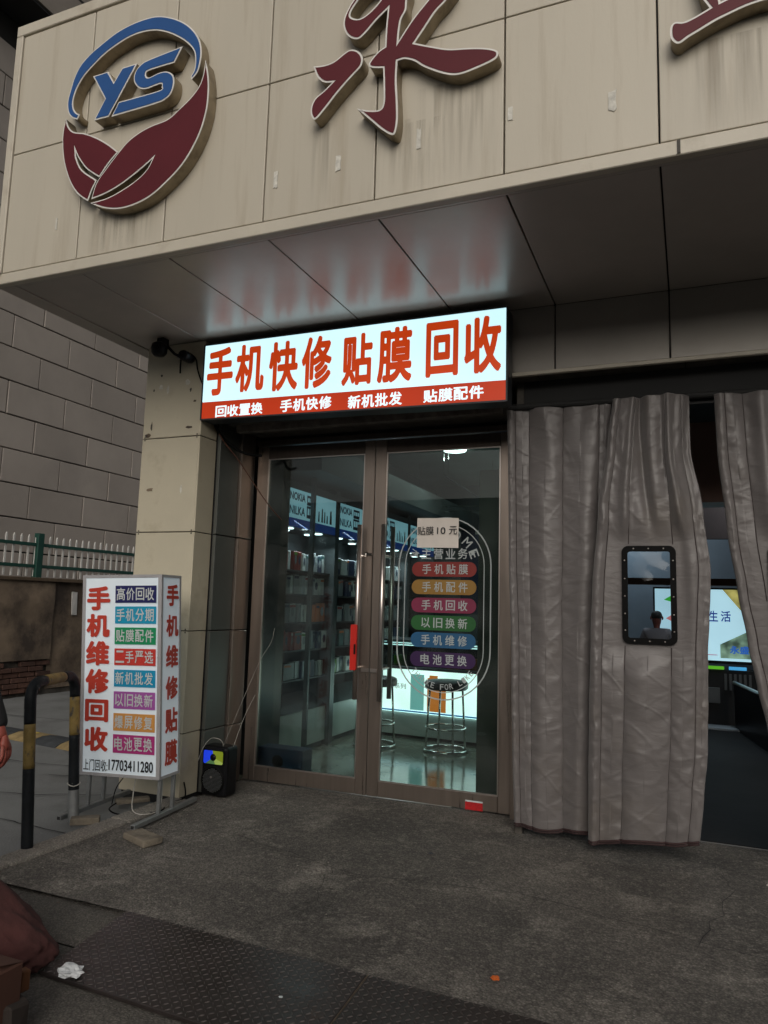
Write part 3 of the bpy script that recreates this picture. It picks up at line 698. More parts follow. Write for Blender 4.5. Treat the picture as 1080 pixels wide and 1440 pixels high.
# decals on the right pane
dc = thing('service_decal', 'white double ring decal with list of coloured service pills on the right door', 'decal', (-1.485, 4.612, 1.25))
def stadium(cx, z0, z1, r, n=24):
    out = []
    for (cz, a0) in ((z1-r, 0), (z0+r, 180)):
        for k in range(n+1):
            a = R(a0+180*k/n); out.append(Vector((cx+r*math.cos(a), cz+r*math.sin(a))))
    return out
cx_, za, zb = -1.486, .652, 1.83
YD = 4.6155
for (r_, ins, w) in ((.318, 0, .0085), (.318-.046, .046, .0055)):
    o1 = stadium(cx_, za+ins, zb-ins, r_); o2 = stadium(cx_, za+ins+w, zb-ins-w, r_-w)
    plate('ring', o1, YD, YD+.001, M['decal_white'], dc, holes=[o2])
pill_cols = [('red', (.20, .018, .013)), ('yellow', (.26, .14, .025)), ('pink', (.19, .018, .055)), ('green', (.014, .10, .022)), ('blue', (.012, .085, .19)), ('violet', (.032, .009, .06))]
pill_txt = ['手机贴膜', '手机配件', '手机回收', '以旧换新', '手机维修', '电池更换']
pz = [1.488, 1.372, 1.254, 1.140, 1.030, .906]
for (nm, c_), t_, z in zip(pill_cols, pill_txt, pz):
    h = .048
    p = plate('service_pill', [Vector((cx_ + s*(.172 + h*abs(math.cos(R(a)))) , z + h*math.sin(R(a)))) for s, rg_ in ((1, range(-90, 91, 10)), (-1, range(90, -91, -10))) for a in rg_], YD, YD+.001, mat('pill_'+nm, c_, .45), dc)
    mb = MB()
    for k, ch in enumerate(t_):
        u = cx_ - .148 + k*.083
        text_into(mb, ch, u, u+.062, z-.032, z+.034, xz(YD-.0015), .012)
    mb.build('lettering', M['decal_white'], p)
mb = MB()
for k, ch in enumerate('主营业务'): text_into(mb, ch, cx_-.155+k*.083, cx_-.155+k*.083+.066, 1.555, 1.625, xz(YD), .012)
for sx in (-.193, .193):
    P = [(cx_+sx+(.021 if k % 2 == 0 else .009)*math.sin(math.pi*k/5), YD, 1.592+(.021 if k % 2 == 0 else .009)*math.cos(math.pi*k/5)) for k in range(10)]
    mb.add(P + [(cx_+sx, YD, 1.592)], [(k, (k+1) % 10, 10) for k in range(10)])
def arc_text(mb, s, cx, cz, r, a_mid, step, h, wch, inward=False):
    n = len(s)
    for i, ch in enumerate(s):
        if ch == ' ': continue
        if not inward:
            a = R(a_mid - (i-(n-1)/2)*step); 
            pl = lambda u, v, a=a: (cx + (r+v)*math.cos(a) + u*math.sin(a), YD, cz + (r+v)*math.sin(a) - u*math.cos(a))
        else:
            a = R(a_mid + (i-(n-1)/2)*step)
            pl = lambda u, v, a=a: (cx + (r-v)*math.cos(a) - u*math.sin(a), YD, cz + (r-v)*math.sin(a) + u*math.cos(a))
        text_into(mb, ch, -wch/2, wch/2, 0, h, pl, .006)
arc_text(mb, 'WELCOME', cx_, zb-.318, .185, 90, 23, .06, .052)
arc_text(mb, 'THANKE FOR LIKE', cx_, za+.318, .252, 270, 7.7, .036, .024, True)
mb.build('lettering', M['decal_white'], dc)
# paper price note over the decal
nt_ = thing('price_note', 'square paper note with a black price taped over the decal on the right door', 'note', (-1.527, 4.60, 1.73))
vs_ = []; fs = []
for j in range(7):
    for i in range(7):
        u, v = i/6, j/6
        vs_.append((-1.672+.286*u, 4.603-.006*math.sin(u*3)*(1-v)-.004*noise.noise(Vector((u*3, v*3, 1))), 1.63+.196*v-.004*u))
for j in range(6):
    for i in range(6): a = j*7+i; fs.append((a, a+1, a+8, a+7))
MB().add(vs_, fs).build('sheet', M['paper'], nt_, smooth=True)
mb = MB(); text_into(mb, '贴膜', -1.665, -1.553, 1.712, 1.768, xz(4.592), .004); text_into(mb, '10', -1.53, -1.472, 1.717, 1.762, xz(4.592), .004); text_into(mb, '元', -1.448, -1.392, 1.714, 1.768, xz(4.592), .004)
mb.build('lettering', M['ink'], nt_)
# stains on the reveal; cable loom
def wire(pts, r, nm, material, label, cat='cable', sub=6, n=6):
    P = []
    V_ = [Vector(p) for p in pts]
    for i in range(len(V_)-1):
        p0 = V_[max(i-1, 0)]; p1 = V_[i]; p2 = V_[i+1]; p3 = V_[min(i+2, len(V_)-1)]
        for k in range(sub):
            t = k/sub; P.append(0.5*((2*p1)+(p2-p0)*t+(2*p0-5*p1+4*p2-p3)*t*t+(3*p1-p0-3*p2+p3)*t*t*t))
    P.append(V_[-1])
    o = MB().tube(P, r, n).build(nm, material, smooth=True)
    return tag(o, label, cat)

# ------------------------------------------------------------------ lit sign over the door
ls = thing('lit_sign', 'bright white and red light box sign with large red Chinese characters above the glass door', 'sign', (-1.965, 4.05, 2.42))
SX0, SX1, SZ0, SZ1, SY = -3.003, -.931, 2.418, 2.955, 3.985
M['sign_white'] = emat('sign_white', (.62, .93, 1.0), 1.42, .06, 1.5)
M['sign_red'] = emat('sign_red', (.60, .04, .004), .82, .10, 2)
M['sign_redchar'] = emat('sign_red_letters', (.64, .055, .006), .95, .08, 3)
M['sign_edge'] = mat('sign_case', (.05, .055, .06), .4, .4)
MB().add([(x, y, z) for x, zz in ((SX0, 2.437), (SX1, 2.400)) for y in (SY+.006, 4.12) for z in (zz, SZ1)], [(0, 1, 3, 2), (4, 6, 7, 5), (0, 4, 5, 1), (2, 3, 7, 6), (0, 2, 6, 4), (1, 5, 7, 3)]).build('case', M['sign_edge'], ls, bevel=.004)
def zlow(x): return 2.437 - .037*(x-SX0)/(SX1-SX0)      # the case hangs a little lower at its right end
def zband(x): return 2.559 - .035*(x-SX0)/(SX1-SX0)
def wedge(mb, x0, x1, y0, y1, f0, f1):
    p = [(x, y, f(x)) for x in (x0, x1) for y in (y0, y1) for f in (f0, f1)]
    return mb.add(p, [(0, 1, 3, 2), (4, 6, 7, 5), (0, 4, 5, 1), (2, 3, 7, 6), (0, 2, 6, 4), (1, 5, 7, 3)])
top = lambda x: SZ1
wedge(MB(), SX0+.006, SX1-.006, SY, SY+.0055, zband, lambda x: SZ1-.006).build('lit_panel', M['sign_white'], ls)
wedge(MB(), SX0+.006, SX1-.006, SY, SY+.0055, lambda x: zlow(x)+.008, lambda x: zband(x)-.0006).build('red_band', M['sign_red'], ls)
mb = MB()
for (a, b) in ((SX0-.004, SX0+.006), (SX1-.006, SX1+.004)): wedge(mb, a, b, SY-.004, SY+.01, zlow, top)
mb.box(SX0+.006, SX1-.006, SY-.004, SY+.01, SZ1-.006, SZ1+.004); wedge(mb, SX0+.006, SX1-.006, SY-.004, SY+.01, lambda x: zlow(x)-.002, lambda x: zlow(x)+.008)
mb.build('frame', M['sign_edge'], ls)
BIGC = [('手', -2.971, -2.765, 2.595, 2.925), ('机', -2.745, -2.526, 2.6, 2.924), ('快', -2.491, -2.276, 2.583, 2.915), ('修', -2.251, -2.037, 2.58, 2.922), ('贴', -1.968, -1.761, 2.574, 2.905), ('膜', -1.729, -1.503, 2.569, 2.916), ('回', -1.418, -1.217, 2.577, 2.915), ('收', -1.183, -0.963, 2.575, 2.916)]
SMALLC = [('回收置换', -2.889, -2.521, 2.446, 2.523), ('手机快修', -2.396, -2.026, 2.444, 2.525), ('新机批发', -1.919, -1.559, 2.43, 2.512), ('贴膜配件', -1.43, -1.061, 2.428, 2.506)]

for (ch, u0, u1, v0, v1) in BIGC:
    mb = MB(); text_into(mb, ch, u0, u1, v0, v1, xz(SY-.003), .032); mb.build('large_character', M['sign_redchar'], ls)
SWL = emat('sign_white_letters', (.75, .95, 1.0), 1.4)
for (s_, u0, u1, v0, v1) in SMALLC:
    mb = MB(); n_ = len(s_); w_ = (u1-u0)/n_
    for k, ch in enumerate(s_): text_into(mb, ch, u0+k*w_+.003, u0+(k+1)*w_-.003, v0, v1, xz(SY-.003), .022)
    mb.build('small_lettering', SWL, ls)

# ------------------------------------------------------------------ camera, lamp and wires on the column
sc_ = thing('security_camera', 'black dome camera on short bracket under the canopy at the column top', 'camera', (-3.29, 3.9, 2.99))
MB().lathe([(.0, -.085), (.035, -.08), (.052, -.06), (.055, -.03), (.05, 0), (.03, .012), (.0, .014)], 20, (-3.29, 3.87, 2.955)).build('housing', M['black'], sc_, smooth=True)
MB().box(-3.31, -3.25, 3.86, 3.92, 2.95, 3.0).build('bracket', M['black'], sc_, bevel=.005)
fl = thing('spot_lamp', 'small black spotlight on a steel arm beside the camera', 'spotlight', (-3.12, 3.93, 2.87))
MB().tube([(-3.25, 3.9, 2.95), (-3.21, 3.93, 2.90), (-3.16, 3.95, 2.875)], .010, 8).build('arm', M['black'], fl, smooth=True)
MB().lathe([(.0, -.045), (.030, -.045), (.036, -.02), (.036, .04), (.028, .06), (0, .062)], 18, (-3.11, 3.94, 2.87), 'y').build('lamp_head', M['black'], fl, smooth=True)
MB().box(-3.215, -3.175, 3.965, 3.98, 2.875, 2.895).build('clamp', M['steel2'], fl, bevel=.002)
MB().tube([(-3.185, 3.97, 2.88), (-3.186, 3.97, 2.82), (-3.188, 3.975, 2.775)], .006, 6).build('loose_lead', M['rubber'], fl)
wire([(-3.10, 3.95, 2.90), (-3.06, 3.97, 2.86), (-3.055, 3.985, 2.80), (-3.035, 3.99, 2.74), (-3.0, 4.0, 2.66), (-2.995, 4.13, 2.5)], .006, 'cable', M['rubber'], 'short black cable from the spotlight running behind the lit sign')
wire([(-2.99, 4.10, 2.50), (-2.985, 4.14, 2.42), (-2.95, 4.22, 2.34), (-2.86, 4.30, 2.27), (-2.76, 4.38, 2.26)], .010, 'cable', M['rubber'], 'thick black cable bundle curling under the left end of the lit sign')
wire([(-2.985, 4.12, 2.47), (-2.97, 4.18, 2.36), (-2.90, 4.3, 2.22), (-2.80, 4.42, 2.02), (-2.735, 4.50, 1.90), (-2.70, 4.585, 1.83)], .004, 'cable', mat('brown_cable', (.09, .035, .02), .5), 'thin brown cable crossing diagonally from the sign to the door frame')

# ------------------------------------------------------------------ quilted door curtains
def cloth_mat():
    m = mat('curtain_cloth', (.136, .123, .119), .43, .0, .05, 5, 0, 60, col2=(.125, .105, .085), c2lo=.55, c2hi=.85, c2scale=1.6, spec=.5)
    n = m.node_tree; b = n.nodes['Principled BSDF']; L = n.links.new
    b.inputs['Sheen Weight'].default_value = .25
    geo = n.nodes.new('ShaderNodeNewGeometry')
    mp = n.nodes.new('ShaderNodeMapping'); mp.inputs['Rotation'].default_value = (0, R(28), 0); mp.inputs['Scale'].default_value = (8, 3, 22)
    L(geo.outputs['Position'], mp.inputs['Vector'])
    nz = n.nodes.new('ShaderNodeTexNoise'); nz.inputs['Scale'].default_value = 1.3; nz.inputs['Detail'].default_value = 3; nz.inputs['Distortion'].default_value = 1.0
    L(mp.outputs[0], nz.inputs['Vector'])
    bp = n.nodes.new('ShaderNodeBump'); bp.inputs['Strength'].default_value = .22; bp.inputs['Distance'].default_value = .012
    L(nz.outputs['Fac'], bp.inputs['Height']); L(bp.outputs[0], b.inputs['Normal'])
    return m
M['cloth'] = cloth_mat()
M['seam'] = mat('seam_thread', (.03, .02, .02), .8)
M['hem'] = mat('hem_binding', (.035, .016, .016), .8)
def interp(tab, z):
    if z >= tab[0][0]: return tab[0][1]
    for (za_, xa), (zb_, xb) in zip(tab, tab[1:]):
        if z >= zb_:
            t = (za_-z)/(za_-zb_); t = t*t*(3-2*t)*.5 + t*.5
            return xa+(xb-xa)*t
    return tab[-1][1]
def curtain(label, left, right, y0, zt, zbl, zbr, seams, seed, folds, window=None, nu=200, nz_=480, wid=None):
    t_ = thing('door_curtain', label, 'curtain', ((left[-1][1]+right[-1][1])/2, y0, 0), group='grey quilted door curtains')
    W = wid or (right[-1][1]-left[-1][1])
    allseams = sorted([0, 1] + list(seams))
    def P(u, v):
        zb_ = zbl + (zbr-zbl)*u + .008*math.sin(u*9+seed)
        z = zt + (zb_-zt)*v
        xl, xr = interp(left, z), interp(right, z)
        x = xl + (xr-xl)*u
        s = u*W
        y = y0
        # broad pleats
        for (uc, wd, amp, zlo, zhi, sl) in folds:
            c = uc + sl*(z-1.2)
            e = math.exp(-((u-c)/wd)**2)
            w = 1.0
            if z < zlo: w *= max(0, 1-(zlo-z)/.5)
            if z > zhi: w *= max(0, 1-(z-zhi)/.4)
            y -= amp*e*w
        # quilted channels between seams
        for a, b in zip(allseams, allseams[1:]):
            if a <= u <= b:
                f = (u-a)/(b-a); puff = (math.sin(math.pi*f))**.55
                y -= min(.026, .16*(b-a)*W)*puff
                d = min(f, 1-f)*(b-a)*W
                side_ = a if f < .5 else b
                q_ = z*19 + (s*9 if f < .5 else -s*9)
                pk_ = (d/.016)*math.exp(1-d/.016)
                y -= .0055*pk_*noise.noise(Vector((seed+side_*11, s*3, q_))) * (1+.8*noise.noise(Vector((seed, side_*7, z*2))))
                pk2 = (d/.05)*math.exp(1-d/.05)
                y -= .006*pk2*noise.noise(Vector((seed+side_*17, s*4+2, z*8 + (s*6 if f < .5 else -s*6))))
                break
        amp_w = 1.0
        n1 = noise.noise(Vector((s*3.2+seed, z*.9, seed*3)))
        n2 = noise.noise(Vector((s*7+z*2.4*math.sin(seed), z*2.6-s*4, seed+5)))
        n3 = 1-abs(noise.noise(Vector((s*6+seed*2+z*2.2, z*7-s*8, 2.5))))*2
        n4 = noise.noise(Vector((s*16, z*22, seed)))
        up_ = max(0, z-1.7)
        n5 = noise.noise(Vector((s*14+(z-2.4)*math.sin(s*9)*2, z*.8, seed+9)))
        k = 1.0
        if window:
            wx, wz, wy = window[0], window[1], window[2]
            dx = max(0, abs(x-wx)-.15); dz = max(0, abs(z-wz)-.27); dd = math.hypot(dx, dz); k = min(1, dd/.16); k = k*k*(3-2*k)
        n6 = max(0, 1-abs(noise.noise(Vector((s*4.0+z*5.2+seed, z*2.1-s*3.5, seed*1.7))))*9)
        n7 = max(0, 1-abs(noise.noise(Vector((s*5.0-z*6.2+seed, z*2.3+s*2.0, seed*2.9))))*9)
        dy = .027*n1 + .004*n2 + .0018*n6 + .0016*n7 + .0015*n4 + .05*up_*n5
        y = y0 + k*(y - y0 - dy) + (1-k)*(-.008)
        x += k*.006*noise.noise(Vector((s*5, z*3, seed+20)))
        return Vector((x, y, z))
    vs_ = []; fs = []
    for j in range(nz_+1):
        for i in range(nu+1): vs_.append(P(i/nu, j/nz_))
    def inwin(p):
        if not window: return False
        return abs(p.x-window[0]) < window[3]-.012 and abs(p.z-window[1]) < window[4]-.012
    for j in range(nz_):
        for i in range(nu):
            a = j*(nu+1)+i
            if inwin((vs_[a]+vs_[a+nu+2])/2): continue
            fs.append((a, a+1, a+nu+2, a+nu+1))
    o = MB().add(vs_, fs).build('quilt', M['cloth'], t_, smooth=True)
    sm = o.modifiers.new('solid', 'SOLIDIFY'); sm.thickness = .006; sm.offset = 0
    # stitched seams
    for u in seams:
        pts = [P(u, j/300) + Vector((0, -.0042, 0)) for j in range(301)]
        if window: pts = [p if not (abs(p.x-window[0]) < window[3]+.02 and abs(p.z-window[1]) < window[4]+.02) else None for p in pts]
        run = []; runs = []
        for p in pts:
            if p is None:
                if len(run) > 2: runs.append(run)
                run = []
            else: run.append(p)
        if len(run) > 2: runs.append(run)
        for rn in runs: MB().tube(rn, .0026, 5).build('seam', M['seam'], t_)
    hem = [P(i/80, 1) + Vector((0, -.006, .012)) for i in range(81)]
    MB().tube(hem, .006, 6).build('hem', M['hem'], t_, smooth=True)
    hem2 = [P(i/80, 1) + Vector((0, -.002, .0)) for i in range(81)]
    MB().tube(hem2, .005, 6).build('hem', M['hem'], t_, smooth=True)
    return t_, P
cL, _ = curtain('first grey quilted curtain, hanging beside the glass doors and half behind its neighbour',
    [(2.47, -.995), (1.6, -.975), (.9, -.96), (.35, -.945), (.04, -.93)], [(2.47, -.40), (1.8, -.42), (1.0, -.44), (.04, -.46)], 4.29, 2.425, .045, .055,
    [.075, .215, .55, .9], 1.3, [(.78, .10, .03, 0, 9, .05), (.02, .05, .02, 0, 9, 0), (.35, .12, .02, 0, 2.0, .06)])
WXC, WZC = -.204, 1.34
cM, PM = curtain('second grey quilted curtain with black framed clear window, overlapping the first one',
    [(2.43, -.375), (2.16, -.405), (1.81, -.455), (1.4, -.49), (1.09, -.50), (.71, -.512), (.35, -.52), (.045, -.522)],
    [(2.43, .012), (2.1, .018), (1.79, .066), (1.48, .096), (1.04, .072), (.55, .06), (.34, .039), (.05, .008)], 4.18, 2.415, .047, .105,
    [.10, .30, .70, .90], 4.1, [(.05, .06, .03, 0, 9, 0), (.85, .05, .04, 1.5, 9, -.12), (.25, .05, .03, 1.7, 9, .03), (.62, .06, -.035, 1.9, 9, -.22), (.5, .16, .02, 0, .9, .1), (.97, .05, -.02, .6, 9, 0)],
    window=(WXC, WZC, 0, .128, .245))
cR, _ = curtain('third grey quilted curtain, swept aside to the right with part of its window frame showing',
    [(2.45, .135), (2.1, .150), (1.67, .183), (1.35, .223), (1.11, .262), (.89, .300), (.69, .337), (.3, .43), (.04, .47)],
    [(2.45, .80), (1.6, .84), (.8, .92), (.04, 1.0)], 4.22, 2.41, .05, .08,
    [.07, .20, .62, .85], 7.7, [(.03, .04, .02, 0, 9, 0), (.30, .06, .035, .8, 9, .02), (.5, .05, .02, 0, 9, .05)], window=(.50, 1.34, 0, .125, .245))
film = glass_mat('clear_film', (.78, .82, .84), 1.4, .05, .12, 7)
def cwin(parent, x, z, y, w, h, tilt=0):
    fr = plate('window_frame', [Vector(((p.x-x)*math.cos(tilt)-(p.y-z)*math.sin(tilt)+x, (p.x-x)*math.sin(tilt)+(p.y-z)*math.cos(tilt)+z)) for p in rounded(x-w, x+w, z-h, z+h, .035)], y-.014, y, M['rubber'], parent,
        holes=[[Vector(((p.x-x)*math.cos(tilt)-(p.y-z)*math.sin(tilt)+x, (p.x-x)*math.sin(tilt)+(p.y-z)*math.cos(tilt)+z)) for p in rounded(x-w+.03, x+w-.03, z-h+.03, z+h-.03, .012)]])
    gv = []; gf = []
    for j in range(25):
        for i in range(13):
            a, b = i/12*2-1, j/24*2-1
            gv.append((x+a*(w-.02), y-.004-.016*(1-a*a)*(1-b*b)+.003*noise.noise(Vector((a*2, b*3, x))), z+b*(h-.02)))
    for j in range(24):
        for i in range(12): k = j*13+i; gf.append((k, k+1, k+14, k+13))
    MB().add(gv, gf).build('clear_window', film, parent, smooth=True)
    for i, (a, b) in enumerate([(-.62, 1), (0, 1), (.62, 1), (-.62, -1), (0, -1), (.62, -1)] + [(s_, q) for s_ in (-1, 1) for q in (-.78, -.42, -.04, .34, .74)]):
        if abs(b) == 1: px_, pz_ = x+a*(w-.015), z+b*(h-.015)
        else: px_, pz_ = x+a*(w-.015), z+b*(h-.015)
        MB().lathe([(.0, -.004), (.003, -.0035), (.0045, -.0005), (.0045, .001)], 8, (px_, y-.0155, pz_), 'y').build('rivet', M['steel2'], fr, smooth=True)
cwin(cM, WXC, WZC, 4.167, .136, .258, R(0))
cwin(cR, .50, 1.34, 4.207, .136, .258)
MB().tube([(-.99, 4.27, 2.44), (1.0, 4.27, 2.42)], .018, 10).build('curtain_rail', M['dark'], fa)

# ------------------------------------------------------------------ phone shop behind the glass
sh = structure(MB().box(-3.4, -.92, 4.72, 10.0, -.06, .004).build('shop_floor', mat('shop_floor_tiles', (.20, .21, .17), .12, 0, .15, 3, .04, 12, col2=(.12, .12, .09), c2scale=4)))
structure(MB().box(-3.5, -3.36, 4.72, 10.0, 0, 2.95).build('shop_left_wall', mat('shop_wall', (.14, .15, .14), .6)))
structure(MB().box(-3.5, -.92, 10.0, 10.1, 0, 2.95).build('shop_back_wall', mat('shop_back', (.16, .19, .20), .6)))
structure(MB().box(-.94, -.90, 4.76, 10.0, 0, 2.95).build('shop_right_wall', mat('shop_wall_r', (.13, .14, .14), .6)))
structure(MB().box(-3.5, -.90, 4.72, 10.1, 2.95, 3.0).build('shop_ceiling', mat('shop_ceiling', (.36, .40, .37), .7, 0, .1, 2)))
MB().box(-3.36, -2.98, 4.73, 5.17, .004, 2.95).build('tmp', None)
o = bpy.data.objects['tmp']; o.name = 'wall_pier'; o.data.materials.append(mat('dark_pier', (.022, .024, .023), .3)); structure(o)
MB().box(-3.30, -3.0, 7.3, 7.5, 2.55, 2.95)
bk = MB().box(-3.36, -2.7, 5.17, 9.9, 2.30, 2.52).build('ceiling_beam', mat('bulkhead', (.06, .065, .065), .6)); structure(bk)
pc = tag(MB().box(-1.305, -1.04, 4.80, 5.25, .004, 2.17).box(-1.306, -1.304, 4.83, 4.845, 0.02, 2.15).build('dark_cabinet', mat('cabinet_grey', (.055, .055, .045), .45, 0, .1, 2), bevel=.004), 'tall dark grey cabinet end panel just inside the right door', 'cabinet')
for z in (.16, .875, 1.50):
    MB().lathe([(0, -.006), (.009, -.005), (.011, .0)], 10, (-1.155, 4.799, z), 'y').build('fixing', M['steel2'], pc, smooth=True)
# display cabinets along the left wall
M['cab_white'] = mat('cabinet_white', (.52, .55, .52), .35, 0, .04, 3)
M['cab_frame'] = mat('cabinet_frame', (.11, .12, .125), .35, .4)
M['cab_back'] = mat('cabinet_back', (.045, .05, .055), .5)
M['navy'] = mat('navy_panel', (.012, .03, .12), .4)
M['lbox'] = emat('cabinet_lightbox', (.42, .78, .92), .55, .1, 3)
M['lbox_navy'] = emat('cabinet_lightbox_navy', (.01, .05, .25), .45)
M['downlight'] = emat('downlight', (.8, .95, 1.0), 6)
M['lb_text'] = mat('lightbox_text', (.012, .03, .11), .5)
packs = [('white', (.68, .70, .68)), ('grey', (.24, .26, .28)), ('orange', (.70, .17, .03)), ('navy', (.02, .035, .09)), ('silver', (.36, .38, .40)), ('red', (.30, .03, .02)), ('teal', (.07, .16, .16)), ('green', (.12, .30, .03))]
PM_ = {k: mat('pack_'+k, c, .35, 0, .1, 20) for k, c in packs}
CAB = [(5.20, 6.06), (6.14, 7.0), (7.08, 7.94), (8.02, 8.88)]
which = ['nearest', 'second', 'third', 'farthest']
shelfn = ['top', 'second', 'third', 'fourth', 'lowest']
random.seed(11)
ordn = 'first second third fourth fifth sixth seventh eighth ninth tenth eleventh twelfth thirteenth fourteenth'.split()
pack_proto = {}
for ci, (ya, yb) in enumerate(CAB):
    cb = thing('display_cabinet', f'{which[ci]} wall cabinet from the door, with lit white and blue header', 'cabinet', (-3.15, (ya+yb)/2, 0), group='display cabinets along the left shop wall')
    MB().box(-3.34, -3.03, ya, yb, .05, .345).build('base', M['cab_white'], cb, bevel=.003)
    MB().box(-3.34, -3.06, ya, yb, .004, .05).build('plinth', M['cab_frame'], cb)
    MB().add([(-3.02, ya, .35), (-3.02, yb, .35), (-3.22, yb, .47), (-3.22, ya, .47)], [(0, 1, 2, 3)]).build('sloping_ledge', M['cab_frame'], cb)
    MB().box(-3.34, -3.30, ya, yb, .36, 1.9).build('back_panel', M['cab_back'], cb)
    for y in (ya-.04, yb): MB().box(-3.34, -2.995, y, y+.04, .004, 2.28).build('side_panel', M['cab_frame'], cb, bevel=.002)
    MB().box(-3.34, -3.0, ya, yb, 1.86, 2.24).build('header', M['cab_frame'], cb)
    lb = MB().box(-3.0, -2.994, ya+.012, yb-.012, 1.935, 2.175).build('light_panel', M['lbox'], cb)
    MB().box(-3.0, -2.993, ya+.012, yb-.012, 1.862, 1.934).build('navy_strip', M['lbox_navy'], cb)
    pl = lambda u, v: (-2.992, u, v)
    mb = MB()
    text_into(mb, 'NOKIA', ya+.0, ya+.26, 2.082, 2.15, pl, .03); text_into(mb, 'NILKA', ya+.0, ya+.26, 1.965, 2.035, pl, .02)
    mb.build('lettering', M['lb_text'], lb)
    for (z0, z1) in ((2.065, 2.15), (1.955, 2.06)):
        mb = MB().add([pl(ya+.29, z0), pl(ya+.43, z0), pl(ya+.43, z1), pl(ya+.29, z1)], [(0, 1, 2, 3)]); mb.build('blue_patch', M['navy'], lb)
        mb = MB()
        for k in range(3):
            mb.add([(-2.991, ya+.305+k*.04, z0+.03), (-2.991, ya+.332+k*.04, z0+.03), (-2.991, ya+.332+k*.04, z1-.02), (-2.991, ya+.305+k*.04, z1-.02)], [(0, 1, 2, 3)])
        mb.build('white_marks', M['lbox'], lb, kind='stuff')
    # picture of gadgets: bottles and a phone
    for (dy, w, h, mm) in ((.50, .03, .09, 'navy'), (.56, .035, .12, 'silver'), (.61, .03, .10, 'silver'), (.66, .03, .07, 'teal'), (.72, .05, .12, 'white'), (.735, .025, .08, 'red')):
        mb = MB().add([pl(ya+dy, 1.95), pl(ya+dy+w, 1.95), pl(ya+dy+w*.8, 1.95+h), pl(ya+dy+w*.2, 1.95+h)], [(0, 1, 2, 3)])
        mb.v = [(p[0]+(.001 if mm == 'red' else 0), p[1], p[2]) for p in mb.v]; mb.build('picture', PM_[mm], lb)
    for (x, y) in ((-3.07, ya+.14), (-3.07, yb-.2), (-3.2, ya+.3), (-3.2, yb-.14)):
        MB().lathe([(0, .0), (.035, .0), (.04, .006)], 14, (x, y, 1.851)).build('downlight', M['downlight'], cb)
    if ci < 3:
        ld = bpy.data.lights.new('downlight_light', 'AREA'); ld.shape = 'RECTANGLE'; ld.size = .7; ld.size_y = .08; ld.energy = 6.5; ld.color = (.85, .93, 1.0)
        lo = bpy.data.objects.new('downlight_light', ld); C.objects.link(lo); lo.parent = cb; lo.location = Vector((-3.03, (ya+yb)/2, 1.84))-cb.location; lo.rotation_euler = (0, R(12), R(90))
    zs = [1.525, 1.325, 1.09, .86, .62]
    for si, z in enumerate(zs):
        MB().box(-3.3, -3.04, ya, yb, z-.022, z-.010).build('shelf', M['cab_back'], cb)
        y = ya+.02; npk = 0
        while y < yb-.07 and ci < 3:
            if random.random() < .08: y += .05; continue
            if si in (1, 2) and ci == 0: col_ = random.choice(['orange', 'white', 'orange', 'grey', 'white', 'silver'])
            elif si == 4 and ci == 1: col_ = random.choice(['green', 'white', 'teal'])
            elif ci == 1: col_ = random.choice(['grey', 'teal', 'silver', 'white', 'navy'])
            else: col_ = random.choice(['white', 'silver', 'grey', 'silver', 'red', 'navy', 'white'])
            w = random.choice([.055, .07, .085, .11]); h = random.uniform(.14, .165) if si < 4 else random.uniform(.12, .15)
            mb = MB().box(-.018, .018, 0, w, 0, h)
            o = mb.build('accessory_pack', PM_[col_], None, local=True, bevel=.003)
            o.location = (-3.08 + random.uniform(-.015, .01), y, z-.010); o.rotation_euler = (random.uniform(-.05, .05), 0, random.uniform(-.15, .15))
            lab = f'{ordn[npk]} pack from the door on the {shelfn[si]} shelf of the {which[ci]} wall cabinet, {col_}'; npk += 1
            tag(o, lab, 'package', 'packaged accessories on the wall cabinet shelves')
            if random.random() < .6:
                P = [(w*.5+w*.28*math.cos(a_*.7854), h*.55+h*.25*math.sin(a_*.7854)) for a_ in range(8)]
                q = MB().add([(.0195, p[0], p[1]) for p in P], [tuple(range(8))]).build('picture', PM_[random.choice(['navy', 'grey', 'silver'])], o, local=True)
            if random.random() < .55:
                q = MB().add([(.0193, .004, h*.80), (.0193, w-.004, h*.80), (.0193, w-.004, h*.93), (.0193, .004, h*.93)], [(0, 1, 2, 3)]).build('header_strip', PM_[random.choice(['navy', 'orange', 'red', 'teal', 'white', 'green'])], o, local=True)
            if random.random() < .5: MB().cyl((-.06, w/2, h+.004), (.05, w/2, h+.004), .002, 5).build('hook', M['chrome'], o, local=True)
            y += w + random.uniform(.002, .010)
# slim steel post in front of the cabinets and blue box on the floor
tag(MB().box(-2.965, -2.925, 5.50, 5.53, .004, 2.6).build('post', M['cab_frame'], bevel=.003), 'slim steel post standing floor to beam before the wall cabinets', 'post')
bb = thing('blue_box', 'low blue box with dark round hole on the floor inside the left door', 'box', (-2.75, 4.85, .004))
MB().box(-2.94, -2.57, 4.80, 4.95, .006, .20).build('body', mat('blue_card', (.02, .035, .07), .5), bb, bevel=.006)
MB().lathe([(0, -.002), (.045, -.002), (.045, .004)], 20, (-2.77, 4.80, .11), 'y').build('hole', M['black'], bb)
